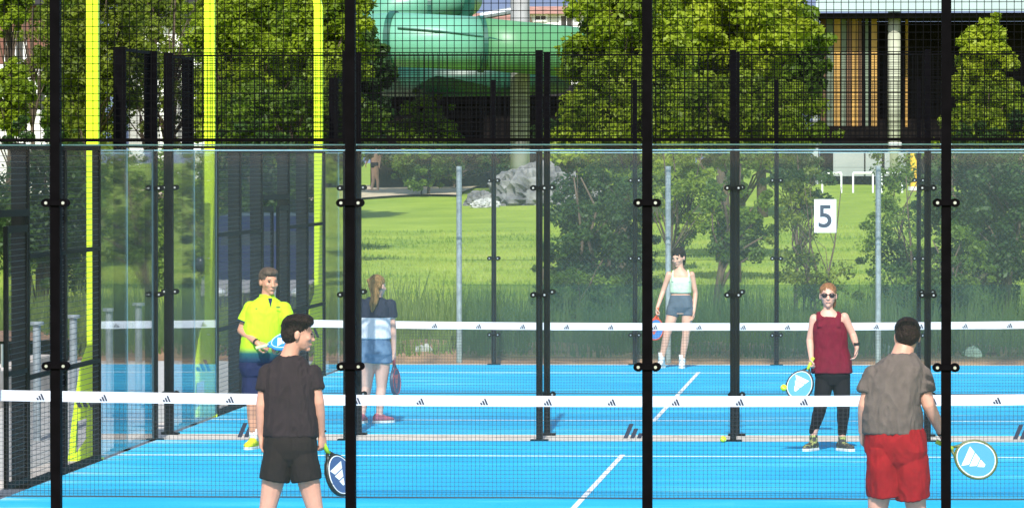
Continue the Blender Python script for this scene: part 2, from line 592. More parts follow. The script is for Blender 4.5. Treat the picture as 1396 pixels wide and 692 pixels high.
def back_wall(Yw, out, label, post_w=.07, marks=False, z_lift=0):
    """five 2 m glass panels with wire mesh above; out = +1 or -1: side on which the posts stand"""
    t = thing('glass_wall', label, 'glass wall', (5, Yw, 0), 0, 'end walls of the courts')
    cm = None
    for i in range(6):
        x = -5 + 2 * i
        pm = MB()
        hw = post_w / 2
        y0, y1 = (.012, .112) if out > 0 else (-.112, -.012)
        pm.box(x - hw, x + hw, y0, y1, 0, 4.02)
        pm.box(x - .09, x + .09, y0 - .03, y1 + .03, -.012, .008)
        p = pm.build('post', M['black'], t)
        for z in (.42, 1.5, 2.6):
            # clamp on the playing side and on the outer side
            if cm is None:
                c = clamp_mesh(-.005).build('clamp', [M['black'], M['steel']], p, (x, -.008, z))
                cm = c.data
            else:
                link('clamp', cm, p, (x, -.008, z))
            c2 = link('clamp', cm, p, (x, (.112 if out > 0 else .012) + .02, z))
            c2.rotation_euler = (0, 0, math.pi)
            if out < 0:
                c2.location = (x, -.113, z)
                c2.rotation_euler = (0, 0, 0)
    for i in range(5):
        x0, x1 = -5 + 2 * i + .004, -5 + 2 * i + 1.996
        g = MB()
        g.box(x0, x1, -.005, .005, .012, 2.986)
        g.m = [1, 1, 0, 1, 0, 1]
        gp = g.build('glass_panel', [M['glass'], M['gedge']], t)
        MB().box(x0, x1, -.0052, .0052, 2.9862, 2.995).build('ground_edge', M['gedge'], gp)
        if marks and i in (0, 2, 4):
            three_bars(MB(), (x0 + x1) / 2, .10, .15, -.007, flip=-1).build('printed_mark', M['ink'], gp)
        yo = .06 * out
        f = MB()
        f.box(x0 + post_w / 2 + .002, x1 - post_w / 2 - .002, yo - .015, yo + .015, 3.012, 3.035)
        f.box(x0 + post_w / 2 + .002, x1 - post_w / 2 - .002, yo - .015, yo + .015, 3.992, 4.002)
        fr = f.build('mesh_frame', M['black'], t)
        wm = wires(MB(), x0, x1, 3.036, 3.99, .05, .0048, 'x', yo).build('wire_mesh', M['wire'], fr)
        wm['kind'] = 'stuff'
    return t


back_wall(0.0, -1, 'glass end wall with thick black posts in front of the player in red shorts', .066)
back_wall(GAP0, 1, 'glass end wall standing right behind the woman in the maroon top', .062, marks=True)
back_wall(GAP1, -1, 'glass end wall on the far edge of the beige strip between the courts', .062)
back_wall(BEND, 1, 'farthest glass end wall standing behind the woman in the mint crop top', .062)


def side_wall(X, y0, out, label):
    t = thing('side_wall', label, 'fence', (X, y0, 0), 0, 'side walls of the courts')

    def post(y, h, wy=.06, wx=.125):
        a, b = (.01 * out, (.01 + wx) * out)
        m = MB().box(min(a, b), max(a, b), y - wy / 2, y + wy / 2, 0, h)
        m.box(min(a, b) - .03, max(a, b) + .03, y - .08, y + .08, -.012, .008)
        return m.build('post', M['black'], t)
    for y, h in ((2, 4.02), (4, 3.04), (6.25, 3.04), (8.5, 3.04), (11.5, 3.04), (13.75, 3.04), (16, 3.04), (18, 4.02)):
        if y in (4, 16):
            post(y, h, .06, .05)
        else:
            post(y, h)
    for y, h in ((.06, 4.02), (19.94, 4.02)):
        post(y, h, .07, .07)
    for a, b in ((.06, 2), (2, 4), (16, 18), (18, 19.94)):
        g = MB().box(-.005, .005, a + .004, b - .004, .012, 2.995)
        g.m = [1, 1, 1, 0, 1, 0]
        g.build('glass_panel', [M['glass'], M['gedge']], t)
        if a in (.06, 18):
            f = MB().box(.03 * out - .015, .03 * out + .015, a + .04, b - .04, 3.012, 3.04)
            f.box(.03 * out - .015, .03 * out + .015, a + .04, b - .04, 3.98, 4.01)
            fr = f.build('mesh_frame', M['black'], t)
            wm = wires(MB(), a, b, 3.04, 3.98, .05, .0034, 'y', .03 * out).build('wire_mesh', M['wire'], fr)
            wm['kind'] = 'stuff'
    for a, b in ((4, 6.25), (6.25, 8.5), (11.5, 13.75), (13.75, 16)):
        f = MB()
        for z0, z1 in ((.0, .06), (.945, .985), (2.02, 2.06), (2.98, 3.03)):
            f.box(-.02, .02, a, b, z0, z1)
        f.box(-.02, .02, a, a + .05, .06, 2.98).box(-.02, .02, b - .05, b, .06, 2.98)
        fr = f.build('mesh_frame', M['black'], t)
        wm = wires(MB(), a + .05, b - .05, .06, 2.98, .05, .0022, 'y', 0, .0042).build('wire_mesh', M['sidewire'], fr)
        wm['kind'] = 'stuff'
    # gate by the net: a framed leaf on each side of the net post
    for a, b in ((8.55, 9.7), (10.3, 11.45)):
        f = MB()
        f.box(-.02, .02, a, b, 2.26, 2.32).box(-.02, .02, a, b, .05, .1).box(-.02, .02, a, b, 1.02, 1.06)
        f.box(-.02, .02, a, a + .05, .1, 2.26).box(-.02, .02, b - .05, b, .1, 2.26)
        gt = f.build('gate_leaf', M['black'], t)
        wm = wires(MB(), a + .05, b - .05, .1, 2.26, .05, .0022, 'y', 0, .0042).build('wire_mesh', M['sidewire'], gt)
        wm['kind'] = 'stuff'
        MB().tube([(-.05, a + .12, 1.1), (-.05, a + .12, 1.3)], .012).build('handle', M['steel'], gt)
        MB().box(-.018, .018, min(a, b) - .5 if a < 9 else b, (a if a < 9 else b + .05), 2.33, 2.36)
    MB().box(-.025, .025, 8.53, 11.47, 2.40, 2.46).build('gate_lintel', M['black'], t)
    fr = MB().box(-.02, .02, 8.53, 11.47, 2.98, 3.03).build('mesh_frame', M['black'], t)
    wm = wires(MB(), 8.53, 11.47, 2.46, 2.98, .05, .0022, 'y', 0, .0042).build('wire_mesh', M['sidewire'], fr)
    wm['kind'] = 'stuff'
    return t


side_wall(0, 0, -1, 'black wire side fence of the front court by the galvanised bollards')
side_wall(0, GAP1, -1, 'black wire side fence of the rear court in front of the navy van')
side_wall(10, 0, 1, 'black wire side fence of the front court on the side without bollards')
side_wall(10, GAP1, 1, 'black wire side fence of the rear court on the side without the van')


def lime_mast(x, y, label, bend=True):
    t = thing('light_mast', label, 'light mast', (x, y, 0), 0, 'lime floodlight masts beside the courts')
    # shaft: box section 0.115 wide, leaning outwards above 4.95 m
    m = MB()
    m.box(-.115, 0, -.05, .05, 1.1, 4.95)
    m.add([(-.115, -.05, 4.95), (0, -.05, 4.95), (0, .05, 4.95), (-.115, .05, 4.95), (-.36, -.05, 5.9), (-.245, -.05, 5.9), (-.245, .05, 5.9), (-.36, .05, 5.9)],
          [(0, 3, 2, 1), (4, 5, 6, 7), (0, 1, 5, 4), (1, 2, 6, 5), (2, 3, 7, 6), (3, 0, 4, 7)])
    m.build('shaft', M['lime'], t)
    b = MB()
    # flared foot plate with a slanted opening (pieces butt end to end)
    o = [(-.30, .02), (0, .02), (0, 1.098), (-.115, 1.098), (-.19, .95), (-.215, .86)]
    q = [(-.232, .05), (-.125, .20), (-.118, .40), (-.212, .37)]

    def poly(p):
        b.prism(p, 'y', -.05, .05)
    poly([(-.30, .02), (0, .02), (0, .05), (-.2955, .05)])
    poly([(-.2955, .05), (-.232, .05), (-.212, .37), (-.2625, .37)])
    poly([(-.232, .05), (0, .05), (0, .20), (-.125, .20)])
    poly([(-.125, .20), (0, .20), (0, .40), (-.118, .40)])
    poly([(-.2625, .37), (-.212, .37), (-.118, .40), (0, .40), (0, .86), (-.19, .86)])
    poly([(-.19, .86), (0, .86), (0, 1.0985), (-.115, 1.0985), (-.17, .95)])
    b.build('flared_foot', M['lime'], t)
    MB().box(-.34, .03, -.09, .09, -.012, .0195).build('base_plate', M['lime'], t)
    three_bars(MB(), -.155, .57, .13, -.0505).build('printed_mark', M['ink'], t)
    fl = MB().box(-.42, .10, -.16, .16, 5.9, 5.96)
    fl.build('floodlight', M['black'], t)
    MB().box(-.30, .06, -.13, .13, 5.89, 5.899).build('lamp_lens', M['lamp'], t)
    return t


lime_mast(-.015, 16.12, 'lime floodlight mast beside the galvanised bollards at the front court')
lime_mast(-.015, GAP1 + 4.0, 'lime floodlight mast by the near end of the rear court')
lime_mast(-.015, GAP1 + 16.0, 'lime floodlight mast leaning outwards at its top, behind the dark fence posts')


# ------------------------------------------------------------------ nets
def net(yn, label):
    t = thing('net', label, 'net', (5, yn, 0), 0, 'court nets')

    def top(x):
        return .88 + .04 * (x / 4.95) ** 2
    n = 60
    tape, b2 = MB(), []
    vs, fs = [], []
    for i in range(n + 1):
        x = -5.06 + 10.12 * i / n
        zt = top(x)
        zb = zt - .092 + .003 * mnoise.noise(Vector((x * 3, yn, 0)))
        for (y, z) in ((-.008, zt - .006), (0, zt), (.008, zt - .006), (.009, zb), (-.009, zb)):
            vs.append((x, y + .003 * mnoise.noise(Vector((x * 2, z * 8, yn))), z))
    for i in range(n):
        for k in range(5):
            fs.append((i * 5 + k, i * 5 + (k + 1) % 5, (i + 1) * 5 + (k + 1) % 5, (i + 1) * 5 + k))
    tp = tape.add(vs, fs).build('tape', M['white'], t, smooth=False)
    for k in range(18):
        x = -4.93 + .27 + .545 * k
        three_bars(MB(), x, top(x) - .052, .052, -.0125, .001).build('printed_mark', M['ink'], tp)
    c = MB()
    h = .0014
    for i in range(int(10.1 / .036)):
        x = -5.05 + .036 * i
        z1 = top(x) - .09
        w = .004 * mnoise.noise(Vector((x * 4, 0, yn)))
        c.add([(x - h, -h, .015), (x + h, -h, .015), (x + h + w, -h, z1), (x - h + w, -h, z1), (x - h, h, .015), (x + h, h, .015), (x + h + w, h, z1), (x - h + w, h, z1)],
              [(0, 1, 2, 3), (5, 4, 7, 6), (4, 0, 3, 7), (1, 5, 6, 2)])
    for j in range(22):
        f = (j + .5) / 22
        pr = None
        for i in range(41):
            x = -5.05 + 10.1 * i / 40
            z = .02 + (top(x) - .09 - .02) * f + .003 * mnoise.noise(Vector((x * 2, f * 9, yn)))
            if pr:
                a, b = pr, (x, z)
                c.add([(a[0], -h, a[1] - h), (b[0], -h, b[1] - h), (b[0], -h, b[1] + h), (a[0], -h, a[1] + h), (a[0], h, a[1] - h), (b[0], h, b[1] - h), (b[0], h, b[1] + h), (a[0], h, a[1] + h)],
                      [(0, 1, 2, 3), (5, 4, 7, 6), (3, 2, 6, 7), (4, 5, 1, 0)])
            pr = (x, z)
    co = c.build('net_cords', M['cord'], t)
    co['kind'] = 'stuff'
    MB().tube([(-5.06 + 10.12 * i / 20, 0, .012 + .006 * mnoise.noise(Vector((i * .7, yn, 2)))) for i in range(21)], .006, 6).build('bottom_cable', M['cord'], t)
    for s in (-1, 1):
        p = MB().box(s * 5.10 - .03, s * 5.10 + .03, -.03, .03, 0, .95).box(s * 5.10 - .07, s * 5.10 + .07, -.07, .07, 0, .008)
        p.build('net_post', M['black'], t)
    return t


net(10, 'black court net with white marked tape behind the player in red shorts')
net(GAP1 + 10, 'black court net with white marked tape behind the ponytailed player')

# number plate on the glass
sgn = thing('number_sign', 'white number 5 plate fixed on the glass wall', 'sign', (*at(1125, 317, GAP0 - .012).xy, at(1125, 317, GAP0 - .012).z))
MB().box(-.113, .113, -.004, .004, 0, .342).build('plate', M['sign'], sgn)
fc = bpy.data.curves.new('digit', 'FONT')
fc.body = '5'
fc.size = .325
fc.offset = .004
fc.align_x = 'CENTER'
fc.extrude = .001
fo = bpy.data.objects.new('digit_tmp', fc)
C.objects.link(fo)
bpy.context.view_layer.update()
fm = bpy.data.meshes.new_from_object(fo.evaluated_get(bpy.context.evaluated_depsgraph_get()))
bpy.data.objects.remove(fo)
fm.materials.clear()
fm.materials.append(mat('digit_ink', (0.03, 0.05, 0.075), .5))
dg = link('digit', fm, sgn, (0, -.006, .058))
dg.rotation_euler = (math.pi / 2, 0, 0)


def ball(loc, label):
    m = MB()
    m.ell((0, 0, 0), (.033, .033, .033), nu=20, nv=12)
    o = m.build('ball', M['ball'], None, loc, smooth=True)
    sm = MB()
    pts = [Vector((math.cos(a) * .033, math.sin(a) * .033 * math.cos(.5 * math.sin(2 * a)), .014 * math.sin(2 * a))).normalized() * .0333 for a in [2 * math.pi * k / 40 for k in range(41)]]
    sm.tube(pts, .0012, 5).build('seam', M['white'], o)
    return tag(o, label, 'ball', 'yellow balls on the court')


_b = at(986, 598, 19.7)
ball((_b.x, 19.7, .033), 'yellow ball lying on the turf at the foot of the glass')
_b = at(1068.5, 528, 17.75)
ball(_b, 'yellow ball in the air next to the racket of the maroon player')

# galvanised bollards on the left, perimeter fence behind
for px_, lab in ((50, 'beside the gate of the front court'), (100, 'next to the lime mast'), (149, 'seen past the corner of the front court glass'), (189, 'farthest from the gate in its row')):
    d = FPX * 8.9 / (1230 - px_)
    y = CAM.y + d
    o = thing('bollard', 'short galvanised pipe bollard with flat cap ' + lab, 'bollard', (at(px_, 400, y).x, y, -.016), 0, 'galvanised bollards in the yard')
    MB().tube([(0, 0, 0), (0, 0, 1.20)], .042, 14).build('pipe', M['galv'], o, smooth=False)
    MB().tube([(0, 0, 1.20), (0, 0, 1.235)], .075, 14).build('cap', M['galv'], o)
kw = MB()
for i in range(9):
    kw.box(-2.6 - .02 * i, -2.35 - .02 * i, 13 + 1.2 * i, 14.19 + 1.2 * i, -.016, .34 + .015 * (i % 3))
ko = thing('kerb_wall', 'low pale concrete block wall behind the galvanised bollards', 'wall', (0, 0, 0))
for i in range(12):
    MB().box(-3.1, -2.8, 14 + 1.5 * i, 15.488 + 1.5 * i, -.016, .42 + .02 * (i % 3)).build('block', M['concrete'], ko)

YF = 43.0
fence = thing('perimeter_fence', 'tall fence of galvanised pipe posts behind the far glass wall', 'fence', (0, YF, 0))
fx = [at(626, 400, YF).x + 3.02 * k for k in range(0, 6)]
for x in fx:
    MB().tube([(x, 0, -.05), (x, 0, 2.80)], .04, 12).build('post', M['galv'], fence)
for z in (2.78, 1.45, .12):
    MB().tube([(fx[0], 0, z), (fx[-1], 0, z)], .0018, 4).build('tension_wire', M['wire'], fence)
for i in range(len(fx) - 1):
    c = MB()
    x0, x1 = fx[i] + .045, fx[i + 1] - .045
    h = .0006
    st = .085
    L_ = x1 - x0
    H_ = 2.7
    for sg in (1, -1):
        k = -int(H_ / st)
        while k * st < L_:
            a = k * st
            u0, u1 = max(0, a), min(L_, a + H_)
            if u1 > u0:
                z0, z1 = u0 - a, u1 - a
                xa, xb = (x0 + u0, x0 + u1) if sg > 0 else (x1 - u0, x1 - u1)
                c.add([(xa - h, 0, z0 + .06), (xa + h, 0, z0 + .06), (xb + h, 0, z1 + .06), (xb - h, 0, z1 + .06)], [(0, 1, 2, 3)])
            k += 1
    o = c.build('chain_link', M['chain'], fence)
    o['kind'] = 'stuff'
sn = MB()
nseg = 120
vs = [(fx[0] + (fx[-1] - fx[0]) * i / nseg, .05 + .015 * math.sin(i * 1.3), z) for i in range(nseg + 1) for z in (.03, 1.10)]
sn.add(vs, [(2 * i, 2 * i + 2, 2 * i + 3, 2 * i + 1) for i in range(nseg)]).build('shade_net', M['shade'], fence)


# ------------------------------------------------------------------ rocks
def rock(px_, py_, Y, wpx, hpx, label, m, seed, cat='rock', grp=None, dep=.8):
    s = pxm(Y)
    c = at(px_, py_, Y)
    bz = gz(c.x, Y)
    if Y < 46:
        bz = max(bz, c.z - hpx / s)
    rx, rz = wpx / s / 2, hpx / s
    mb = MB()
    mb.ell((0, 0, 0), (1, 1, 1), nu=56, nv=34)
    v = []
    for p in mb.v:
        p = Vector(p)
        cr = abs(mnoise.noise(p * 4.2 + Vector((seed, seed, 0))))
        q = p * (1 - .22 * max(0, .16 - cr) / .16 + .22 * mnoise.noise(p * 1.3 + Vector((seed, 0, 0))) + .16 * (abs(mnoise.noise(p * 2.9 + Vector((0, seed, 0)))) - .25) + .07 * mnoise.noise(p * 7 + Vector((0, 0, seed))))
        v.append((q.x * rx, q.y * rx * dep, max(-.15, q.z) * rz))
    mb.v = v
    o = mb.build('boulder', m, None, (c.x, Y, bz), smooth=False)
    return tag(o, label, cat, grp)


rock(728, 275, 133, 135, 56, 'big craggy grey boulder at the top of the meadow beside the pillar', M['rock'], 3)
rock(655, 268, 133, 50, 18, 'low grey boulder next to the big craggy boulder', M['rock'], 8)
rock(662, 277, 131, 40, 11, 'small flat pale stone in front of the low grey boulder', M['palerock'], 11)
rock(800, 275, 134, 70, 45, 'grey boulder half hidden behind the shrub in the meadow', M['rock'], 21)
rock(576, 497, 43.6, 34, 22, 'rounded grey stone behind the fence near the ponytailed player', M['palerock'], 5)
rock(1208, 495, 43.6, 36, 24, 'rounded grey stone behind the fence past the maroon player', M['palerock'], 9)
rock(1326, 500, 43.4, 32, 22, 'smooth white stone behind the fence beside a dark red one', mat('white_stone', (.62, .64, .60), .8, var=.1), 14)
rock(1352, 500, 43.4, 20, 14, 'dark red stone behind the fence beside a white one', mat('red_stone', (.10, .03, .03), .9, var=.2), 17)


# ------------------------------------------------------------------ vegetation
def leaf_cloud(name, centers, radii, n, size, m, parent, flat=.35):
    """n leaves per clump, random diamonds"""
    cc = np.repeat(np.asarray(centers), n, 0)
    rr = np.repeat(np.asarray(radii), n)[:, None]
    N = len(cc)
    d = rng.normal(size=(N, 3))
    d /= np.linalg.norm(d, axis=1)[:, None]
    p = cc + d * rr * (rng.random((N, 1)) ** .5) * np.array([1, 1, .75])
    nrm = d * .6 + rng.normal(size=(N, 3)) * .6 + np.array([0, 0, .5])
    nrm /= np.linalg.norm(nrm, axis=1)[:, None]
    a = np.cross(nrm, rng.normal(size=(N, 3)))
    a /= np.linalg.norm(a, axis=1)[:, None] + 1e-9
    b = np.cross(nrm, a)
    s = size * (.45 + 1.15 * rng.random((N, 1)) ** 1.6)
    v = np.empty((N, 4, 3))
    v[:, 0] = p - a * s
    v[:, 1] = p + b * s * .55 + nrm * s * .12
    v[:, 2] = p + a * s
    v[:, 3] = p - b * s * .55 + nrm * s * .12
    f = np.arange(N * 4).reshape(N, 4)
    o = np_mesh(name, v.reshape(-1, 3), f, m, parent)
    o['kind'] = 'stuff'
    return o


def tree(px_, py_, rxp, ryp, Y, m, label, dens=1.0, leaf=.11, trunk=.12, name='tree', clumps=None, sparse=.16, group='trees and shrubs behind the courts', trunk_px=None, cat='tree', stems=1):
    s = pxm(Y)
    c = at(px_, py_, Y)
    rx, rz = rxp / s, ryp / s
    x0 = at(trunk_px, py_, Y).x if trunk_px else c.x
    bz = gz(x0, Y) - .03
    t = thing(name, label, cat, (x0, Y, bz), 0, group)
    cen = Vector((c.x - x0, 0, c.z - bz))
    top = cen.z + rz * .75
    nC = clumps or int(np.clip(60 * dens ** 2 + 26 * rx * rz * dens, 24, 200))
    cs, rs = [], []
    for k in range(nC * 3):
        if len(cs) >= nC:
            break
        d = Vector(rng.normal(size=3)).normalized() * (rng.random() ** .4)
        q = cen + Vector((d.x * rx, d.y * min(max(rx, .8), 2.4), d.z * rz))
        if mnoise.noise(q * .9 + Vector((px_, 0, 0))) < sparse - .45:
            continue
        if q.z < .15:
            continue
        cs.append(tuple(q))
        rs.append(rng.uniform(.2, .42) * min(1.35, max(.5, .32 * (rx + rz))))
    for k in range(int(nC * .22)):      # loose sprays standing out of the crown
        d = Vector(rng.normal(size=3)).normalized() * rng.uniform(.95, 1.22)
        q = cen + Vector((d.x * rx, d.y * min(max(rx, .8), 2.4), d.z * rz))
        if q.z > .3:
            cs.append(tuple(q))
            rs.append(rng.uniform(.10, .2) * min(1.35, max(.5, .32 * (rx + rz))))
    # stems, limbs reaching some of the clumps
    tr = MB()
    lim = []
    for k in range(stems):
        off = Vector((np.clip(rng.normal(), -1.3, 1.3) * .12 * (stems > 1) * min(1, rx), rng.normal() * .1 * (stems > 1), 0))
        pts = [Vector((0, 0, 0)) + off]
        for i in range(1, 6):
            f = i / 5
            pts.append(off + Vector((cen.x * f ** 1.3 + rng.normal() * .05 * (1 + off.length * 4), rng.normal() * .05, top * f)) + off * f * 3)
        tr.tube(pts, [trunk * (1 - .78 * (i / 5)) for i in range(6)], 9)
        lim.append(pts)
    tro = tr.build('trunk', M['bark'], t, smooth=True)
    br = MB()
    for k in range(min(26, len(cs))):
        q = Vector(cs[int(rng.integers(len(cs)))])
        pts = lim[k % len(lim)]
        i = int(np.clip((q.z * .75 / max(top, .1)) * 5, 1, 4))
        a = pts[i]
        mid = (a + q) / 2 + Vector((rng.normal() * .08, rng.normal() * .08, .08))
        r0 = trunk * (1 - .78 * i / 5) * .5
        br.tube([a, mid, q], [r0, r0 * .6, r0 * .22], 6)
    br.build('limbs', M['bark'], tro, smooth=True)
    if cs:
        n = int(np.clip(185 * dens, 30, 240))
        leaf_cloud('crown', cs, rs, n, leaf * .48, m, t)
    return t


B_, L_, D_, MI, OL = LEAF['bright'], LEAF['lime'], LEAF['dark'], LEAF['mid'], LEAF['olive']
# canopy seen above the glass
tree(132, 70, 72, 150, 92, OL, 'leafy olive green tree behind the mast beside the bollards', 1.0, .12)
tree(14, 135, 30, 46, 88, B_, 'young tree with bright leaves in front of the red house', 1.0, .14, .07)
tree(12, 12, 34, 30, 96, B_, 'tree with a leafy branch hanging over the red house', .8, .13, .09)
tree(236, 80, 70, 130, 105, OL, 'sparse tree with white house showing through its leaves', .55, .10, .10, sparse=.35)
tree(345, 70, 82, 150, 100, B_, 'dense green tree between two lime masts', 1.25, .12, .14)
tree(440, 40, 66, 120, 90, B_, 'bright green tree overlapping the end of the green slide', 1.2, .13, .13)
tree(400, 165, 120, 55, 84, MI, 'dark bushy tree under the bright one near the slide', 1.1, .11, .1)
tree(580, 200, 46, 66, 143, MI, 'small sunlit shrub in the shade under the green slide', 1.0, .12, .03, name='shrub', cat='shrub', stems=4)
tree(856, 85, 84, 140, 78, B_, 'bright green tree beside the concrete slide pillar', 1.25, .13, .13)
tree(985, 40, 112, 120, 86, L_, 'broad yellow green tree in front of the pool building', 1.3, .14, .16)
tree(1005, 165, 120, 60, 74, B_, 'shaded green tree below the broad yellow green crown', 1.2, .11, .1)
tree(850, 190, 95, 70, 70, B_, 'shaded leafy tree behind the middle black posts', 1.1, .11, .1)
tree(1344, 105, 42, 76, 80, L_, 'slender young tree with a pointed lime crown by the dark building', 1.2, .13, .08)
tree(1350, 190, 72, 70, 72, B_, 'leafy tree under the pointed lime crown', 1.1, .11, .09)
tree(205, 40, 52, 120, 128, OL, 'tall airy tree before the white house', .6, .15, .1, sparse=.2)
tree(45, 60, 34, 100, 118, OL, 'airy tree in front of the red house window', .45, .13, .08, sparse=.25)
tree(100, 110, 40, 130, 122, MI, 'tall tree filling the gap past the red house', 1.1, .17, .14)
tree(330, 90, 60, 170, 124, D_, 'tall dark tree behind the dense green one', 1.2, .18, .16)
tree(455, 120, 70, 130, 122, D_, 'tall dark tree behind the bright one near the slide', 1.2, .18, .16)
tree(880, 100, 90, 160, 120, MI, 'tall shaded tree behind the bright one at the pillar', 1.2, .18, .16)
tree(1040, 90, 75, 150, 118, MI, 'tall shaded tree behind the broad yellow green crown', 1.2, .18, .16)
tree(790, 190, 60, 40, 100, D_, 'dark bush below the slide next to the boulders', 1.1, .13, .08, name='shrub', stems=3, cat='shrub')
# shrubs seen through the glass
tree(815, 330, 72, 118, 53, D_, 'big dark green shrub in the meadow beside the boulder', 1.2, .075, .05, name='shrub', stems=4, cat='shrub')
tree(770, 400, 60, 45, 50, MI, 'low green shrub at the foot of the big dark one', .9, .06, .03, name='shrub', stems=3, cat='shrub')
tree(925, 260, 58, 70, 57, B_, 'sapling with bright leaves behind the woman in the mint top', .85, .075, .04, stems=3, sparse=.3)
tree(1010, 290, 48, 90, 55, MI, 'slim tree with a thick brown trunk beside a galvanised post', .85, .075, .085, sparse=.3, trunk_px=978)
tree(1110, 330, 62, 100, 54, OL, 'thin airy sapling behind the number plate', .6, .07, .025, sparse=.4, stems=4)
tree(1085, 250, 50, 50, 58, D_, 'small dark leaved sapling above the airy one by the number plate', .7, .07, .04, sparse=.3)
tree(1228, 330, 52, 120, 54, MI, 'airy sapling between the number plate and the dark thicket', .75, .07, .03, sparse=.3, stems=4)
tree(1345, 300, 90, 130, 51, D_, 'dense dark thicket behind the fence past the red shorts player', 1.2, .08, .06, name='shrub', stems=5, cat='shrub')
tree(1290, 380, 60, 70, 48, MI, 'leafy shrub in front of the dense dark thicket', .9, .065, .04, name='shrub', stems=4, cat='shrub')
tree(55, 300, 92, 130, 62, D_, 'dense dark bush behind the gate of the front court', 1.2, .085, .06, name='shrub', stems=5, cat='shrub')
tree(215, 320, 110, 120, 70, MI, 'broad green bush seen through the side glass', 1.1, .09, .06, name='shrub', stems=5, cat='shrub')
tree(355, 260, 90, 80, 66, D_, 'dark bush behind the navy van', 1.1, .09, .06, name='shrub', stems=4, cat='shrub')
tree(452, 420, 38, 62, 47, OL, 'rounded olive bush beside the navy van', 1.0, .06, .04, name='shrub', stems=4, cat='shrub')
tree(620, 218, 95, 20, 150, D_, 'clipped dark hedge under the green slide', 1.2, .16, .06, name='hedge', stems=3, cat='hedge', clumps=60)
tree(425, 215, 50, 24, 150, B_, 'sunlit bush next to the bather on the path', 1.0, .15, .06, name='shrub', stems=3, cat='shrub', clumps=40)


# grass blades
def blades(name, n, x0, x1, y0, y1, h0, h1, m, label, wdt=.006, lean=.35, keep=None):
    x = rng.uniform(x0, x1, n)
    y = y0 + (y1 - y0) * rng.random(n) ** 1.5
    cl = np.array([mnoise.noise(Vector((a * .7, b * .7, 0))) for a, b in zip(x, y)])
    z = np.array([gz(a, b) for a, b in zip(x, y)]) - .04
    h = (h0 + (h1 - h0) * rng.random(n)) * (1 + .8 * cl)
    an = rng.uniform(0, 2 * math.pi, n)
    dx, dy = np.cos(an) * h * lean * rng.random(n), np.sin(an) * h * lean * rng.random(n)
    w = wdt * (1 + rng.random(n))
    v = np.empty((n, 3, 3))
    v[:, 0] = np.stack([x - w, y, z], 1)
    v[:, 1] = np.stack([x + w, y, z], 1)
    v[:, 2] = np.stack([x + dx, y + dy, z + h], 1)
    o = np_mesh(name, v.reshape(-1, 3), np.arange(n * 3).reshape(n, 3), m)
    return tag(o, label, 'grass', kind='stuff')


gm1 = leaf_mat('blade_green', (0.13, 0.22, 0.02), (0.31, 0.37, 0.06), .4, .35)
gm2 = leaf_mat('blade_dark', (0.035, 0.085, 0.015), (0.13, 0.19, 0.03), .35, .5)
blades('tall_grass', 26000, -7, 13, 43.3, 56, .25, .85, gm2, 'tall dark grass growing behind the perimeter fence', .008)
blades('meadow_grass', 45000, -16, 14, 48, 110, .04, .10, gm1, 'short sunlit grass covering the meadow', .014)


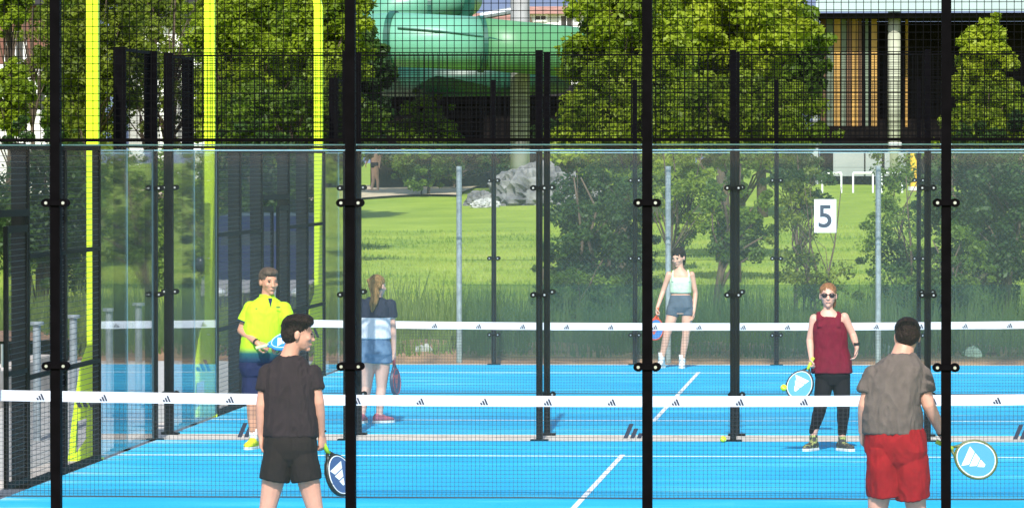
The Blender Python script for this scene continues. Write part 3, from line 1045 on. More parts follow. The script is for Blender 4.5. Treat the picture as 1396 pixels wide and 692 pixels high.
# ------------------------------------------------------------------ background buildings and slide
def slide():
    Y = 140.0
    s = pxm(Y)
    t = thing('water_slide', 'large mint green tube water slide resting on a concrete pillar', 'water slide', (*at(700, 240, Y).xy, gz(at(700, 240, Y).x, Y)))
    o = Vector(t.location)

    def P(px_, py_, dy=0):
        return at(px_, py_, Y + dy) - o
    r = 37 / s
    pl = [P(498, 57, 3.0), P(505, 56, 1.6), P(520, 55, .4), P(545, 54.5, 0), P(600, 57, .1), P(656, 60, .4)]
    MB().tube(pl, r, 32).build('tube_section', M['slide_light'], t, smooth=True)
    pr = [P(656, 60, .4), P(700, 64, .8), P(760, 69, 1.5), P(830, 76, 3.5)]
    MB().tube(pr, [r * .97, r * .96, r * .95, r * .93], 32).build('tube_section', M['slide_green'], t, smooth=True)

    def flange(a, b, name='flange', rr=1.06):
        MB().tube([a - (b - a) * 1, b], r * rr, 32).build(name, M['slide_dark'], t, smooth=False)
    flange(P(537, 54.5, .02), P(541, 54.5, .0))
    flange(P(655, 60, .4), P(658, 60, .42), 'flange', 1.05)
    # seam flange along the flank of the tube (two half shells bolted together)
    sm = MB()
    ps = [q + Vector((0, -math.cos(a_), math.sin(a_))) * r * 1.04 for q, a_ in ((pl[3], .42), (pl[4], .36), (pl[5], .26))] + [q + Vector((0, -math.cos(a_), math.sin(a_))) * r * k_ for q, a_, k_ in ((pr[1], .16, .985), (pr[2], .04, .975), (pr[3], 0, .96))]
    sm.tube(ps, .035, 6)
    sm.build('seam_flange', M['slide_dark'], t)
    # upper bend of the slide
    pu = [P(500, 30, 5), P(540, 12, 5), P(580, 2, 5), P(620, -4, 6), P(632, -2, 9)]
    MB().tube(pu, r * .75, 28).build('upper_bend', M['slide_light'], t, smooth=True)
    MB().tube([P(585, 8, 4.8), P(590, 8, 4.8)], r * .8, 28).build('flange', M['slide_dark'], t)
    MB().tube([P(625, 6, 5.8), P(630, 6, 5.9)], r * .8, 28).build('flange', M['slide_dark'], t)
    # lower dark run and its gutter
    pd = [P(528, 108, 4.5), P(600, 108, 3.5), P(700, 106, 4.0), P(760, 104, 6)]
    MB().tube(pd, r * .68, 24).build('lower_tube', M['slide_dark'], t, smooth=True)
    MB().box(*[v for v in (P(515, 0).x, P(700, 0).x)], 2.1, 2.5, P(0, 91).z, P(0, 87).z).build('support_beam', M['slide_dark'], t)
    # pillar
    c = P(709, 100, 3.4)
    rp = 13.5 / s
    MB().tube([(c.x, 3.4, -.1), (c.x, 3.4, 12)], rp, 24).build('pillar', mat('pillar_concrete', (0.33, 0.335, 0.34), .85, var=.18, vscale=1.2, bump=.2, bscale=8), t, smooth=True)
    MB().tube([P(655, 22, 3.4), P(702, 14, 3.4)], .12, 8).build('bracket', M['galv'], t)


slide()


def xz(px0, px1, py0, py1, Y):
    a, b = at(px0, py1, Y), at(px1, py0, Y)
    return a.x, b.x, a.z, b.z


def slat_building():
    """dark pool shed under the slide"""
    Y = 152
    x0, x1, z0, z1 = xz(505, 785, 108, 232, Y)
    zb = gz((x0 + x1) / 2, Y) - .1
    t = thing('pool_shed', 'timber pool shed under the slide, painted dark for the shade there', 'shed', ((x0 + x1) / 2, Y, zb))
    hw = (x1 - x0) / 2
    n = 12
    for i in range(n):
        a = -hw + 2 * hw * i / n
        MB().box(a, a + 2 * hw / n - .03, 0 + .02 * (i % 2), .1, 0, z1 - zb - .6).build('board', M['dark_shaded_wood'], t)
    MB().box(-hw, hw, .11, 4, 0, z1 - zb - .62).build('wall', M['dark_shaded_wood'], t)
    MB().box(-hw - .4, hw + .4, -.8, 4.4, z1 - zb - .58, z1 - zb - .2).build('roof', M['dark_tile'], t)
    return t


slat_building()


def pool_building():
    Y = 158
    t0 = at(1250, 245, Y)
    zb = gz(t0.x, Y) - .1
    t = thing('pool_building', 'pool building with pale fascia, ochre timber boards and dark recess', 'building', (t0.x, Y, zb))

    def part(name, m, px0, px1, py0, py1, d0, d1, par=None):
        x0, x1, z0, z1 = xz(px0, px1, py0, py1, Y)
        return MB().box(x0 - t0.x, x1 - t0.x, d0, d1, max(0, z0 - zb), z1 - zb).build(name, m, par or t)
    part('fascia', M['fascia'], 1113, 1560, -30, 17, -1.2, -.9)
    part('soffit', M['dark_shaded_wood'], 1116, 1560, 18, 26, -.88, 4.0)
    part('back_wall', M['dark_shaded_wood'], 1116, 1560, 26, 260, 3.2, 3.5)
    part('side_wall', M['greypanel'], 1108, 1115.5, 10, 260, -.6, 3.1)
    ms = [M['brown_board'], M['greenish_board'], M['ochre'], M['greenish_board'], M['brown_board'], M['ochre'], M['brown_board'], M['dark_shaded_wood'], M['greenish_board'], M['dark_shaded_wood'], M['ochre']]
    edges = [1118, 1126, 1136, 1146, 1154, 1161, 1170, 1175, 1179, 1184, 1187, 1196]
    for i, m in enumerate(ms):
        part('board', m, edges[i] + .4, edges[i + 1] - .4, 18.5, 172, .4 + .06 * (i % 2), .6)
    part('base_wall', M['dark_shaded_wood'], 1117, 1290, 173, 206, .3, .7)
    c = at(1219, 100, Y).x - t0.x
    MB().tube([(c, -.2, 0), (c, -.2, xz(0, 0, 18, 20, Y)[3] - zb)], 8.5 / pxm(Y), 20).build('column', M['column'], t, smooth=True)
    c = at(1236, 100, Y).x - t0.x
    MB().tube([(c, 1.5, 0), (c, 1.5, xz(0, 0, 20, 22, Y)[3] - zb)], .05, 8).build('thin_column', M['ochre'], t)
    for a, b in ((1136, 1178), (1180, 1202), (1206, 1236)):
        part('parapet_panel', M['greypanel'], a, b, 208, 240, -.35 + (a % 3) * .1, -.1 + (a % 3) * .1)
    part('plate', M['railwhite'], 1211, 1229, 194, 199, -.45, -.43)
    return t


pool_building()
YR = 140
for k, (a, b) in enumerate(((1121, 1147), (1163, 1190), (1202, 1230))):
    p0, p1 = at(a, 246, YR), at(b, 246, YR)
    g0 = gz(p0.x, YR)
    o = thing('rail', 'low white tubular rail on the grass ' + ('by the corner of the pool building', 'between two other rails', 'next to the yellow post')[k], 'rail', ((p0.x + p1.x) / 2, YR, g0), 0, 'white rails by the pool building')
    hw = (p1.x - p0.x) / 2
    zt = at(a, 236, YR).z - g0
    MB().tube([(-hw, 0, zt), (hw, 0, zt)], .035, 8).build('top_bar', M['railwhite'], o)
    for s in (-1, 1):
        MB().tube([(s * hw, 0, -.05), (s * hw, 0, zt)], .03, 8).build('leg', M['railwhite'], o)
p0 = at(1246, 258, 142)
o = thing('yellow_post', 'yellow painted post standing near the white rails', 'post', (p0.x, 142, gz(p0.x, 142)))
MB().tube([(0, 0, -.05), (0, 0, at(1246, 209, 142).z - gz(p0.x, 142))], 5.5 / pxm(142), 14).build('shaft', M['yellow'], o)
MB().tube([(0, 0, 0), (0, 0, .12)], 8 / pxm(142), 14).build('foot_ring', M['railwhite'], o)


def house(px0, px1, py_top, Y, wm, rm, label, windows, split=None, wm2=None, roof_h=2.0, depth=7):
    x0, x1, _, zt = xz(px0, px1, py_top, 300, Y)
    xc = (x0 + x1) / 2
    zb = gz(xc, Y) - .2
    t = thing('house', label, 'house', (xc, Y, zb))
    hw = (x1 - x0) / 2
    H = zt - zb
    if split:
        zs = at(px0, split, Y).z - zb
        wl = MB().box(-hw, hw, 0, depth, zs + .002, H).build('upper_wall', wm, t)
        MB().box(-hw - .05, hw + .05, -.05, depth, 0, zs).build('lower_wall', wm2, t)
    else:
        wl = MB().box(-hw, hw, 0, depth, 0, H).build('wall', wm, t)
    MB().prism([(-.6, H - .05), (depth + .6, H - .05), (depth / 2, H + roof_h)], 'x', -hw - .5, hw + .5).build('roof', rm, t)
    for (a, b, c, d) in windows:
        wx0, wx1, wz0, wz1 = xz(a, b, c, d, Y)
        wx0 -= xc
        wx1 -= xc
        wz0 -= zb
        wz1 -= zb
        fr = MB()
        fw = .12
        fr.box(wx0 - fw, wx0, -.1, .0 - .003, wz0 - fw, wz1 + fw).box(wx1, wx1 + fw, -.1, -.003, wz0 - fw, wz1 + fw)
        fr.box(wx0, wx1, -.1, -.003, wz1, wz1 + fw).box(wx0, wx1, -.13, -.003, wz0 - fw, wz0)
        w_ = fr.build('window', M['railwhite'], t)
        xm = (wx0 + wx1) / 2
        MB().box(wx0, xm - .02, -.055, -.05, wz0, wz1).build('pane', M['winglass'], w_)
        MB().box(xm + .02, wx1, -.055, -.05, wz0, wz1).build('pane', M['winglass'], w_)
        MB().box(xm - .0195, xm + .0195, -.07, -.04, wz0, wz1).build('mullion', M['railwhite'], w_)
    return t


house(-90, 82, 6, 150, M['red_wall'], M['dark_tile'], 'red house with white ground floor and a pale framed window', [(11, 32, 48, 86), (-40, -15, 48, 86), (40, 62, 120, 150)], split=88, wm2=M['white_wall'])
house(176, 290, 27, 185, M['white_wall'], M['dark_tile'], 'white rendered house showing through the sparse tree', [(200, 215, 60, 85), (250, 265, 60, 85), (200, 215, 120, 145)])
house(640, 705, 30, 290, M['white_wall'], M['tile'], 'far white house with red tiled roof behind the slide', [(650, 660, 40, 55), (680, 690, 40, 55)], roof_h=.6)
house(722, 830, 18, 300, M['white_wall'], M['tile'], 'far long house with pale red roof past the pillar', [(730, 744, 22, 27), (765, 780, 22, 40), (800, 815, 22, 40)], roof_h=.5)
# hill beyond, distance haze painted into its blue-grey colour
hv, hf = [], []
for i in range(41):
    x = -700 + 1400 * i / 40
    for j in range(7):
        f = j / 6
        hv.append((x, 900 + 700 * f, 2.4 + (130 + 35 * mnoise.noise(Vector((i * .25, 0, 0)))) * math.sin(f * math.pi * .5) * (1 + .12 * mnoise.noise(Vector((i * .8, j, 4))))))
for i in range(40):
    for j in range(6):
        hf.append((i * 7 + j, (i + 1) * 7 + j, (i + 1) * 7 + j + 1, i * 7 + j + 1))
tag(MB().add(hv, hf).build('hills', M['mountain'], smooth=True), 'wooded hill in painted blue grey haze far behind the houses', 'hill', kind='structure')


def van():
    c = at(352, 480, 49)
    t = thing('parked_van', 'dark navy van parked behind the rear court side fence', 'van', (c.x, 49, gz(c.x, 49)))
    # side profile (y along the length, front at y = 0 facing the courts)
    pr = [(.0, .35), (0, .75), (.12, 1.0), (.75, 1.12), (1.35, 1.80), (1.7, 1.98), (4.6, 2.0), (4.75, 1.8), (4.8, .35)]
    m = MB()
    vs = []
    n = len(pr)
    for s, k in ((-.90, 1), (.90, 1)):
        vs += [(s * (1 if z < 1.15 else 1 - .13 * (z - 1.15)), y, z) for y, z in pr]
    m.add(vs, [tuple(range(n)), tuple(range(2 * n - 1, n - 1, -1))] + [(i, n + i, n + (i + 1) % n, (i + 1) % n) for i in range(n)])
    b = m.build('body', M['navy_paint'], t)
    MB().add([(-.76, .85, 1.19), (.76, .85, 1.19), (.70, 1.30, 1.73), (-.70, 1.30, 1.73)], [(0, 1, 2, 3)]).build('windscreen', M['winglass'], b, (0, -.012, .012))
    MB().box(-.35, .35, -.02, .0, .62, .80).build('grille', M['rubber'], b)
    MB().box(-.92, .92, -.07, .12, .34, .58).build('bumper', M['rubber'], b)
    for s in (-1, 1):
        MB().ell((s * .66, .02, .80), (.16, .06, .085)).build('headlight', M['lamp'], b, smooth=True)
        MB().ell((s * 1.03, 1.0, 1.22), (.09, .05, .12)).build('mirror', M['navy_paint'], b, smooth=True)
        MB().box(s * .905 - .006, s * .905 + .006, 1.45, 2.4, 1.2, 1.7).build('side_window', M['winglass'], b)
        for y in (.85, 3.9):
            wv = MB().tube([(s * .70, y, .32), (s * .91, y, .32)], .32, 20).build('wheel', M['rubber'], t)
            MB().tube([(s * .905, y, .32), (s * .922, y, .32)], .19, 14).build('rim', M['steel'], wv)


van()


# ------------------------------------------------------------------ people
def remesh(name, mb, m, voxel, parent, smooth_it=4, wrinkle=0.0, wscale=(9, 9, 4), seed=0):
    me = bpy.data.meshes.new(name)
    me.from_pydata(mb.v, [], mb.f)
    me.validate()
    me.update()
    o = bpy.data.objects.new('tmp', me)
    C.objects.link(o)
    r = o.modifiers.new('r', 'REMESH')
    r.mode = 'VOXEL'
    r.voxel_size = voxel
    sm = o.modifiers.new('s', 'SMOOTH')
    sm.factor = .5
    sm.iterations = smooth_it
    bpy.context.view_layer.update()
    dgx = bpy.context.evaluated_depsgraph_get()
    nm = bpy.data.meshes.new_from_object(o.evaluated_get(dgx))
    bpy.data.objects.remove(o)
    bpy.data.meshes.remove(me)
    nm.name = name
    if wrinkle:
        n = len(nm.vertices)
        co = np.empty(n * 3, np.float32)
        no = np.empty(n * 3, np.float32)
        nm.vertices.foreach_get('co', co)
        nm.vertices.foreach_get('normal', no)
        co = co.reshape(-1, 3)
        no = no.reshape(-1, 3)
        sv = Vector(wscale)
        h = np.empty(n, np.float32)
        sd = Vector((seed * 3.1, seed, 0))
        for i in range(n):
            c = co[i]
            q = Vector((c[0] * sv.x, c[1] * sv.y, c[2] * sv.z)) + sd
            d = mnoise.noise(q * .4 + sd)
            a = mnoise.noise(q + Vector((0, 0, d * 2.0)))
            a2 = mnoise.noise(Vector((c[0] * 26 + d * 3, c[1] * 20, c[2] * 13 + c[0] * 9 * (1 if c[0] > 0 else -1))) + sd)
            h[i] = (1 - abs(a) * 2.4) * .75 + .5 * mnoise.noise(q * .5) + (1 - abs(a2) * 2.4) * .34
        co += no * (h * wrinkle)[:, None]
        nm.vertices.foreach_set('co', co.ravel())
    nm.polygons.foreach_set('use_smooth', np.ones(len(nm.polygons), dtype=bool))
    nm.materials.clear()
    nm.materials.append(m)
    nm.update()
    return link(name, nm, parent)


def chain(mb, pts, rad, seg=12):
    """tapered limb with rounded ends"""
    pts = [Vector(p) for p in pts]
    P, Rr = [], []
    for i in range(len(pts) - 1):
        for k in range(4):
            f = k / 4
            P.append(pts[i].lerp(pts[i + 1], f))
            Rr.append(rad[i] + (rad[i + 1] - rad[i]) * f)
    P.append(pts[-1])
    Rr.append(rad[-1])
    mb.tube(P, Rr, seg)
    for i, p in enumerate(pts):
        mb.ell(p, (rad[i] * .985,) * 3, nu=10, nv=7)


def ring_loft(mb, rings, seg=22, ex=2.4):
    """rings: (center, half_width, half_depth, right_vec, fwd_vec)"""
    vs, fs = [], []
    for c, a, b, r, f in rings:
        for k in range(seg):
            t = 2 * math.pi * k / seg
            ca, sa = math.cos(t), math.sin(t)
            x = math.copysign(abs(ca) ** (2 / ex), ca)
            y = math.copysign(abs(sa) ** (2 / ex), sa)
            vs.append(Vector(c) + r * (a * x) + f * (b * y))
    n = len(rings)
    for i in range(n - 1):
        for k in range(seg):
            k2 = (k + 1) % seg
            fs.append((i * seg + k, i * seg + k2, (i + 1) * seg + k2, (i + 1) * seg + k))
    fs.append(tuple(range(seg - 1, -1, -1)))
    fs.append(tuple((n - 1) * seg + k for k in range(seg)))
    mb.add(vs, fs)


def hand(mb, wrist, d, n, s, curl=.5, k=1.0, grip=False):
    """d = along the hand, n = palm side, s = thumb side"""
    wrist, d, n, s = Vector(wrist), Vector(d).normalized(), Vector(n), Vector(s)
    n = (n - d * n.dot(d)).normalized()
    s = d.cross(n) * (1 if d.cross(n).dot(s) > 0 else -1)
    pl = .088 * k
    ring_loft(mb, [(wrist - d * .02 * k, .026 * k, .020 * k, s, n), (wrist + d * .02 * k, .033 * k, .019 * k, s, n), (wrist + d * .055 * k, .041 * k, .017 * k, s, n), (wrist + d * pl, .039 * k, .013 * k, s, n)], 14)
    for off, ln, r in ((.030, .072, .0088), (.010, .080, .0092), (-.011, .075, .0088), (-.031, .058, .0078)):
        p = wrist + d * (pl - .004) * 1 + s * off * k
        pts = [p]
        a = 0
        for q, fr in enumerate((.45, .32, .26)):
            a += curl * (1.15 if q else .8)
            dd = d * math.cos(a) + n * math.sin(a)
            p = p + dd * ln * fr * k
            pts.append(p)
        chain(mb, pts, [r * k, r * k * .97, r * k * .92, r * k * .8], 8)
    p = wrist + d * .022 * k + s * .028 * k
    t1 = (s * .75 + d * .65 + n * (.35 if not grip else .6)).normalized()
    t2 = (s * .25 + d * .85 + n * (.3 if not grip else .9) - s * (.5 if grip else 0)).normalized()
    chain(mb, [p, p + t1 * .036 * k, p + t1 * .036 * k + t2 * .030 * k, p + t1 * .036 * k + t2 * .055 * k], [.014 * k, .0115 * k, .010 * k, .0085 * k], 8)


def head_parts(mb, c, f, u, k):
    """c = head centre (ear level), f = gaze, u = up, k = size (1 = 0.235 m tall)"""
    f = f.normalized()
    r = f.cross(u).normalized()
    u = r.cross(f).normalized()
    ax = (r, f, u)

    def E(o, rad):
        mb.ell(c + (r * o[0] + f * o[1] + u * o[2]) * k, tuple(x * k for x in rad), ax)
    E((0, -.012, .030), (.076, .096, .088))
    E((0, .022, -.020), (.066, .074, .085))
    E((0, .034, -.058), (.050, .054, .050))
    E((0, .070, -.094), (.022, .022, .018))
    E((0, .082, .022), (.050, .014, .014))
    E((0, .094, -.010), (.011, .015, .028))
    E((0, .103, -.030), (.017, .016, .012))
    E((0, .088, -.062), (.025, .010, .010))
    for s in (-1, 1):
        E((s * .077, -.012, -.008), (.010, .020, .032))
        E((s * .042, .064, -.022), (.022, .022, .020))
    return r, f, u


def racket(loc, axis, normal, label, face_col, edge_col, grip_col, mark_col, hole=True):
    """butt at loc, axis towards the tip, normal = face direction"""
    a = Vector(axis).normalized()
    n = Vector(normal)
    n = (n - a * n.dot(a)).normalized()
    x = n.cross(a) * -1
    x = a.cross(-n)
    t = thing('racket', label, 'racket', loc)
    rot = Matrix((x, -n, a)).transposed()      # local y points away from the viewer side
    if rot.determinant() < 0:
        rot = Matrix((-x, -n, a)).transposed()
    t.rotation_mode = 'QUATERNION'
    t.rotation_quaternion = rot.to_quaternion()
    fm_, em, gm, mm = (mat('racket_' + nm, cc, .35) for nm, cc in (('face', face_col), ('frame', edge_col), ('grip', grip_col), ('print', mark_col)))
    zc, rx, rz = .305, .128, .148
    el = [(rx * math.sin(q) * (1 - .06 * math.cos(q)), zc + -rz * math.cos(q)) for q in [2 * math.pi * i / 40 for i in range(41)]]
    MB().tube([(p[0], 0, p[1]) for p in el], [(.010, .019)] * 41, 8, up=(0, 1, 0), cap=False).build('frame', em, t, smooth=True)
    pl = [(p[0] * .95, zc + (p[1] - zc) * .95) for p in el[:-1]]
    fo_ = MB().prism(pl, 'y', -.017, .017).build('face', fm_, t)
    # rim stripe
    MB().tube([(p[0] * .93, -.0175, zc + (p[1] - zc) * .93) for p in el], .004, 6, cap=False).build('rim_stripe', mm, fo_)
    # drilled holes as small dark discs in the face
    hs = MB()
    for i in range(-3, 4):
        for j in range(-3, 4):
            if i * i + j * j < 11 and abs(i) + abs(j) > 2:
                q = [(i * .027 + .005 * math.cos(b), zc + .0 + j * .027 + .005 * math.sin(b)) for b in [2 * math.pi * z / 8 for z in range(8)]]
                hs.prism(q, 'y', -.0176, -.0172)
    lo_ = MB()
    for q, (w0, w1, z0, z1) in enumerate(((.085, .062, -.075, -.03), (.058, .036, -.022, .023), (.032, .012, .031, .075))):
        sh = .02
        lo_.prism([(-w0 + sh, zc + z0), (w0 * .75 + sh, zc + z0), (w1 * .55 + sh, zc + z1), (-w1 + sh, zc + z1)], 'y', -.0186, -.0178)
    lo_.build('printed_mark', mm, fo_)
    th_ = MB()
    for s in (-1, 1):
        th_.tube([(s * .012, 0, .125), (s * .034, 0, .155), (s * .066, 0, .185)], [(.010, .017)] * 3, 8, up=(0, 1, 0))
    th_.build('throat', em, t, smooth=True)
    MB().tube([(0, 0, 0), (0, 0, .01), (0, 0, .06), (0, 0, .132)], [(.019, .019), (.0165, .0165), (.016, .016), (.0175, .0175)], 12).build('grip', gm, t, smooth=True)
    return t


def cloth_gradient(name, stops, z0, z1, rough=.8, vscale=0):
    """garment dyed in horizontal bands along its height"""
    m = bpy.data.materials.new(name)
    m.use_nodes = True
    n, L = m.node_tree.nodes, m.node_tree.links
    b = n['Principled BSDF']
    b.inputs['Roughness'].default_value = rough
    b.inputs['Specular IOR Level'].default_value = .2
    tc = n.new('ShaderNodeTexCoord')
    sp = n.new('ShaderNodeSeparateXYZ')
    L.new(tc.outputs['Object'], sp.inputs[0])
    mr = n.new('ShaderNodeMapRange')
    mr.inputs[1].default_value = z0
    mr.inputs[2].default_value = z1
    L.new(sp.outputs[2], mr.inputs[0])
    r = n.new('ShaderNodeValToRGB')
    e = r.color_ramp.elements
    e[0].position, e[0].color = stops[0][0], tuple(stops[0][1]) + (1,)
    e[1].position, e[1].color = stops[-1][0], tuple(stops[-1][1]) + (1,)
    for p, c in stops[1:-1]:
        x = e.new(p)
        x.color = tuple(c) + (1,)
    L.new(mr.outputs[0], r.inputs[0])
    L.new(r.outputs[0], b.inputs['Base Color'])
    return m


def cloth(name, col, var=.12, bump=.15, fold=.35):
    m = mat(name, col, .85, var=var, vscale=16, bump=bump, bscale=140, spec=.2)
    n, L = m.node_tree.nodes, m.node_tree.links
    tc = n.new('ShaderNodeTexCoord')
    mp = n.new('ShaderNodeMapping')
    mp.inputs['Scale'].default_value = (1, 1, .55)
    mp.inputs['Rotation'].default_value = (.3, .35, 0)
    L.new(tc.outputs['Object'], mp.inputs[0])
    nz = n.new('ShaderNodeTexNoise')
    nz.noise_type = 'RIDGED_MULTIFRACTAL'
    nz.inputs['Scale'].default_value = 5.5
    nz.inputs['Detail'].default_value = 2.5
    nz.inputs['Distortion'].default_value = .6
    L.new(mp.outputs[0], nz.inputs['Vector'])
    bp = n.new('ShaderNodeBump')
    bp.inputs['Strength'].default_value = fold
    bp.inputs['Distance'].default_value = .03
    L.new(nz.outputs[0], bp.inputs['Height'])
    old = n['Principled BSDF'].inputs['Normal'].links[0].from_node
    L.new(bp.outputs[0], old.inputs['Normal'])
    return m


HAIR = {k: mat('hair_' + k, c, .5, var=.35, vscale=60, stretch=(1, 1, .2), spec=.12, bump=.5, bscale=110) for k, c in
        (('dark', (0.016, 0.008, 0.006)), ('grey', (0.085, 0.062, 0.046)), ('blond', (0.26, 0.15, 0.06)), ('ginger', (0.22, 0.105, 0.05)), ('black', (0.012, 0.009, 0.009)))}
EYE = mat('eye', (0.02, 0.018, 0.016), .2)
LIP = mat('lip', (0.33, 0.12, 0.10), .5)


class Person:
    def __init__(s, px_, py_, Y, label, skin, fdir, voxel=.008, k=1.0, group='players on the two courts', z0=0.0):
        b = at(px_, py_, Y)
        s.base = Vector((b.x, Y, z0))
        s.Y = Y
        s.t = thing('person', label, 'person', s.base, 0, group)
        s.skin = mat('skin', skin, .48, var=.10, vscale=7, spec=.35, bump=.05, bscale=60)
        s.body = MB()
        s.vox = voxel
        s.k = k
        s.f = Vector(fdir).normalized()
        s.r = s.f.cross(Vector((0, 0, 1))).normalized()   # person's own right hand side

    def J(s, px_, py_, dy=0.0):
        return at(px_, py_, s.Y + dy) - s.base

    def torso(s, mb, spec, ex=2.5):
        """spec: (px, py, half width m, half depth m[, dy])"""
        ring_loft(mb, [(s.J(q[0], q[1], q[4] if len(q) > 4 else 0), q[2], q[3], s.r, s.f) for q in spec], ex=ex)

    def finish(s):
        return remesh('body', s.body, s.skin, s.vox, s.t, 3)

    def wear(s, name, mb, m, wr=.004, ws=(8, 8, 4), sm=3, label=None):
        o = remesh(name, mb, m, s.vox, s.t, sm, wr, ws, seed=s.base.x)
        if label:
            o['label'] = label
        return o

    def face(s, c, r, f, u, k, eyes=True, mouth=True):
        if eyes:
            e = MB()
            for q in (-1, 1):
                e.ell(c + (r * q * .032 + f * .088 + u * .008) * k, (.010 * k, .007 * k, .0045 * k), (r, f, u), nu=8, nv=6)
                e.tube([c + (r * (q * .032 - .016) + f * .092 + u * .024) * k, c + (r * (q * .032 + .016) + f * .092 + u * .025) * k], .0028 * k, 6)
            e.build('eyes', EYE, s.t, smooth=True)
        if mouth:
            MB().ell(c + (f * .096 - u * .062) * k, (.020 * k, .004 * k, .004 * k), (r, f, u), nu=10, nv=6).build('mouth', LIP, s.t, smooth=True)

    def shoe(s, ank, toe, colm, solem, k=1.0, sock=None):
        """ankle joint position and toe direction; sits on the ground"""
        d = Vector((toe[0], toe[1], 0)).normalized()
        sd = Vector((-d.y, d.x, 0))
        up = Vector((0, 0, 1))
        g = Vector((ank.x, ank.y, 0))
        m = MB()
        rings = []
        for q, w_, h_ in ((-.075, .026, .06), (-.055, .036, .085), (-.01, .038, .098), (.04, .040, .082), (.09, .045, .058), (.14, .045, .048), (.175, .036, .040), (.195, .018, .03)):
            rings.append((g + d * q * k + up * (.022 + h_ * k / 2), w_ * k, h_ * k / 2, sd, up))
        ring_loft(m, rings, 16, 2.6)
        m.tube([g + up * .07, g.lerp(ank, .8) + up * .03], [.044 * k, .045 * k], 12)
        o = remesh('shoe', m, colm, .006, s.t, 2)
        sl_ = MB()
        out = [(-.085, .022), (-.06, .037), (0, .038), (.06, .043), (.12, .048), (.17, .040), (.203, .018)]
        pl = [g + d * a * k + sd * b * k for a, b in out] + [g + d * a * k - sd * b * k for a, b in reversed(out)]
        n = len(pl)
        z0 = .001 + s.base.z * 0
        sl_.add([p + up * z0 for p in pl] + [p + up * .027 for p in pl], [tuple(range(n - 1, -1, -1)), tuple(range(n, 2 * n))] + [(i, (i + 1) % n, n + (i + 1) % n, n + i) for i in range(n)])
        sl_.build('sole', solem, o)
        if sock:
            MB().tube([g + up * .08, Vector((ank.x, ank.y, ank.z)) + up * .04, Vector((ank.x, ank.y, ank.z)) + up * .09], [.047 * k, .045 * k, .046 * k], 12).build('sock', sock, s.t, smooth=True)
        return o

    def leg(s, mb, hip, knee, ank, r=(.088, .058, .055, .040), inf=0.0):
        hip, knee, ank = Vector(hip), Vector(knee), Vector(ank)
        calf = knee.lerp(ank, .30) - s.f * .012
        chain(mb, [hip, hip.lerp(knee, .5), knee, calf, knee.lerp(ank, .72), ank], [r[0] + inf, (r[0] * .55 + r[1] * .5) + inf, r[1] + inf, r[2] + inf, r[3] * 1.12 + inf, r[3] + inf], 14)

    def arm(s, mb, sh, el, wr, r=(.056, .043, .042, .029)):
        sh, el, wr = Vector(sh), Vector(el), Vector(wr)
        chain(mb, [sh, sh.lerp(el, .45), el, el.lerp(wr, .3), wr], [r[0], r[0] * .86, r[1], r[2], r[3]], 12)

    def sleeve(s, mb, sh, el, frac, r=(.082, .070), cut=.01):
        sh, el = Vector(sh), Vector(el)
        e = sh.lerp(el, frac)
        mb.ell(sh, (r[0],) * 3, nu=14, nv=10)
        mb.tube([sh, sh.lerp(e, .5), e], [r[0] * .96, (r[0] + r[1]) / 2, r[1]], 16)


UP = Vector((0, 0, 1))
WHITE_SOLE = mat('shoe_sole', (0.7, 0.7, 0.68), .6)
SOCKW = cloth('white_sock', (0.72, 0.72, 0.70), .05)


def hair_shell(p, c, f, u, k, m, kind='short', extra=None, vox=.006, grow=1.0):
    r = f.cross(u).normalized()
    u = r.cross(f).normalized()
    ax = (r, f, u)
    mb = MB()

    def E(o, rad):
        mb.ell(c + (r * o[0] + f * o[1] + u * o[2]) * k, tuple(x * k * grow for x in rad), ax, nu=18, nv=12)
    if kind == 'short':
        E((0, -.022, .048), (.082, .094, .082))
        E((0, -.048, .0), (.078, .066, .072))
        E((0, .02, .085), (.070, .074, .042))
    elif kind == 'cap':
        E((0, -.024, .046), (.081, .098, .080))
        E((0, -.046, .01), (.079, .072, .070))
    if extra:
        extra(mb, r, f, u)
    return remesh('hair', mb, m, vox, p.t, 2, .005 * k, (55, 55, 30), seed=2)


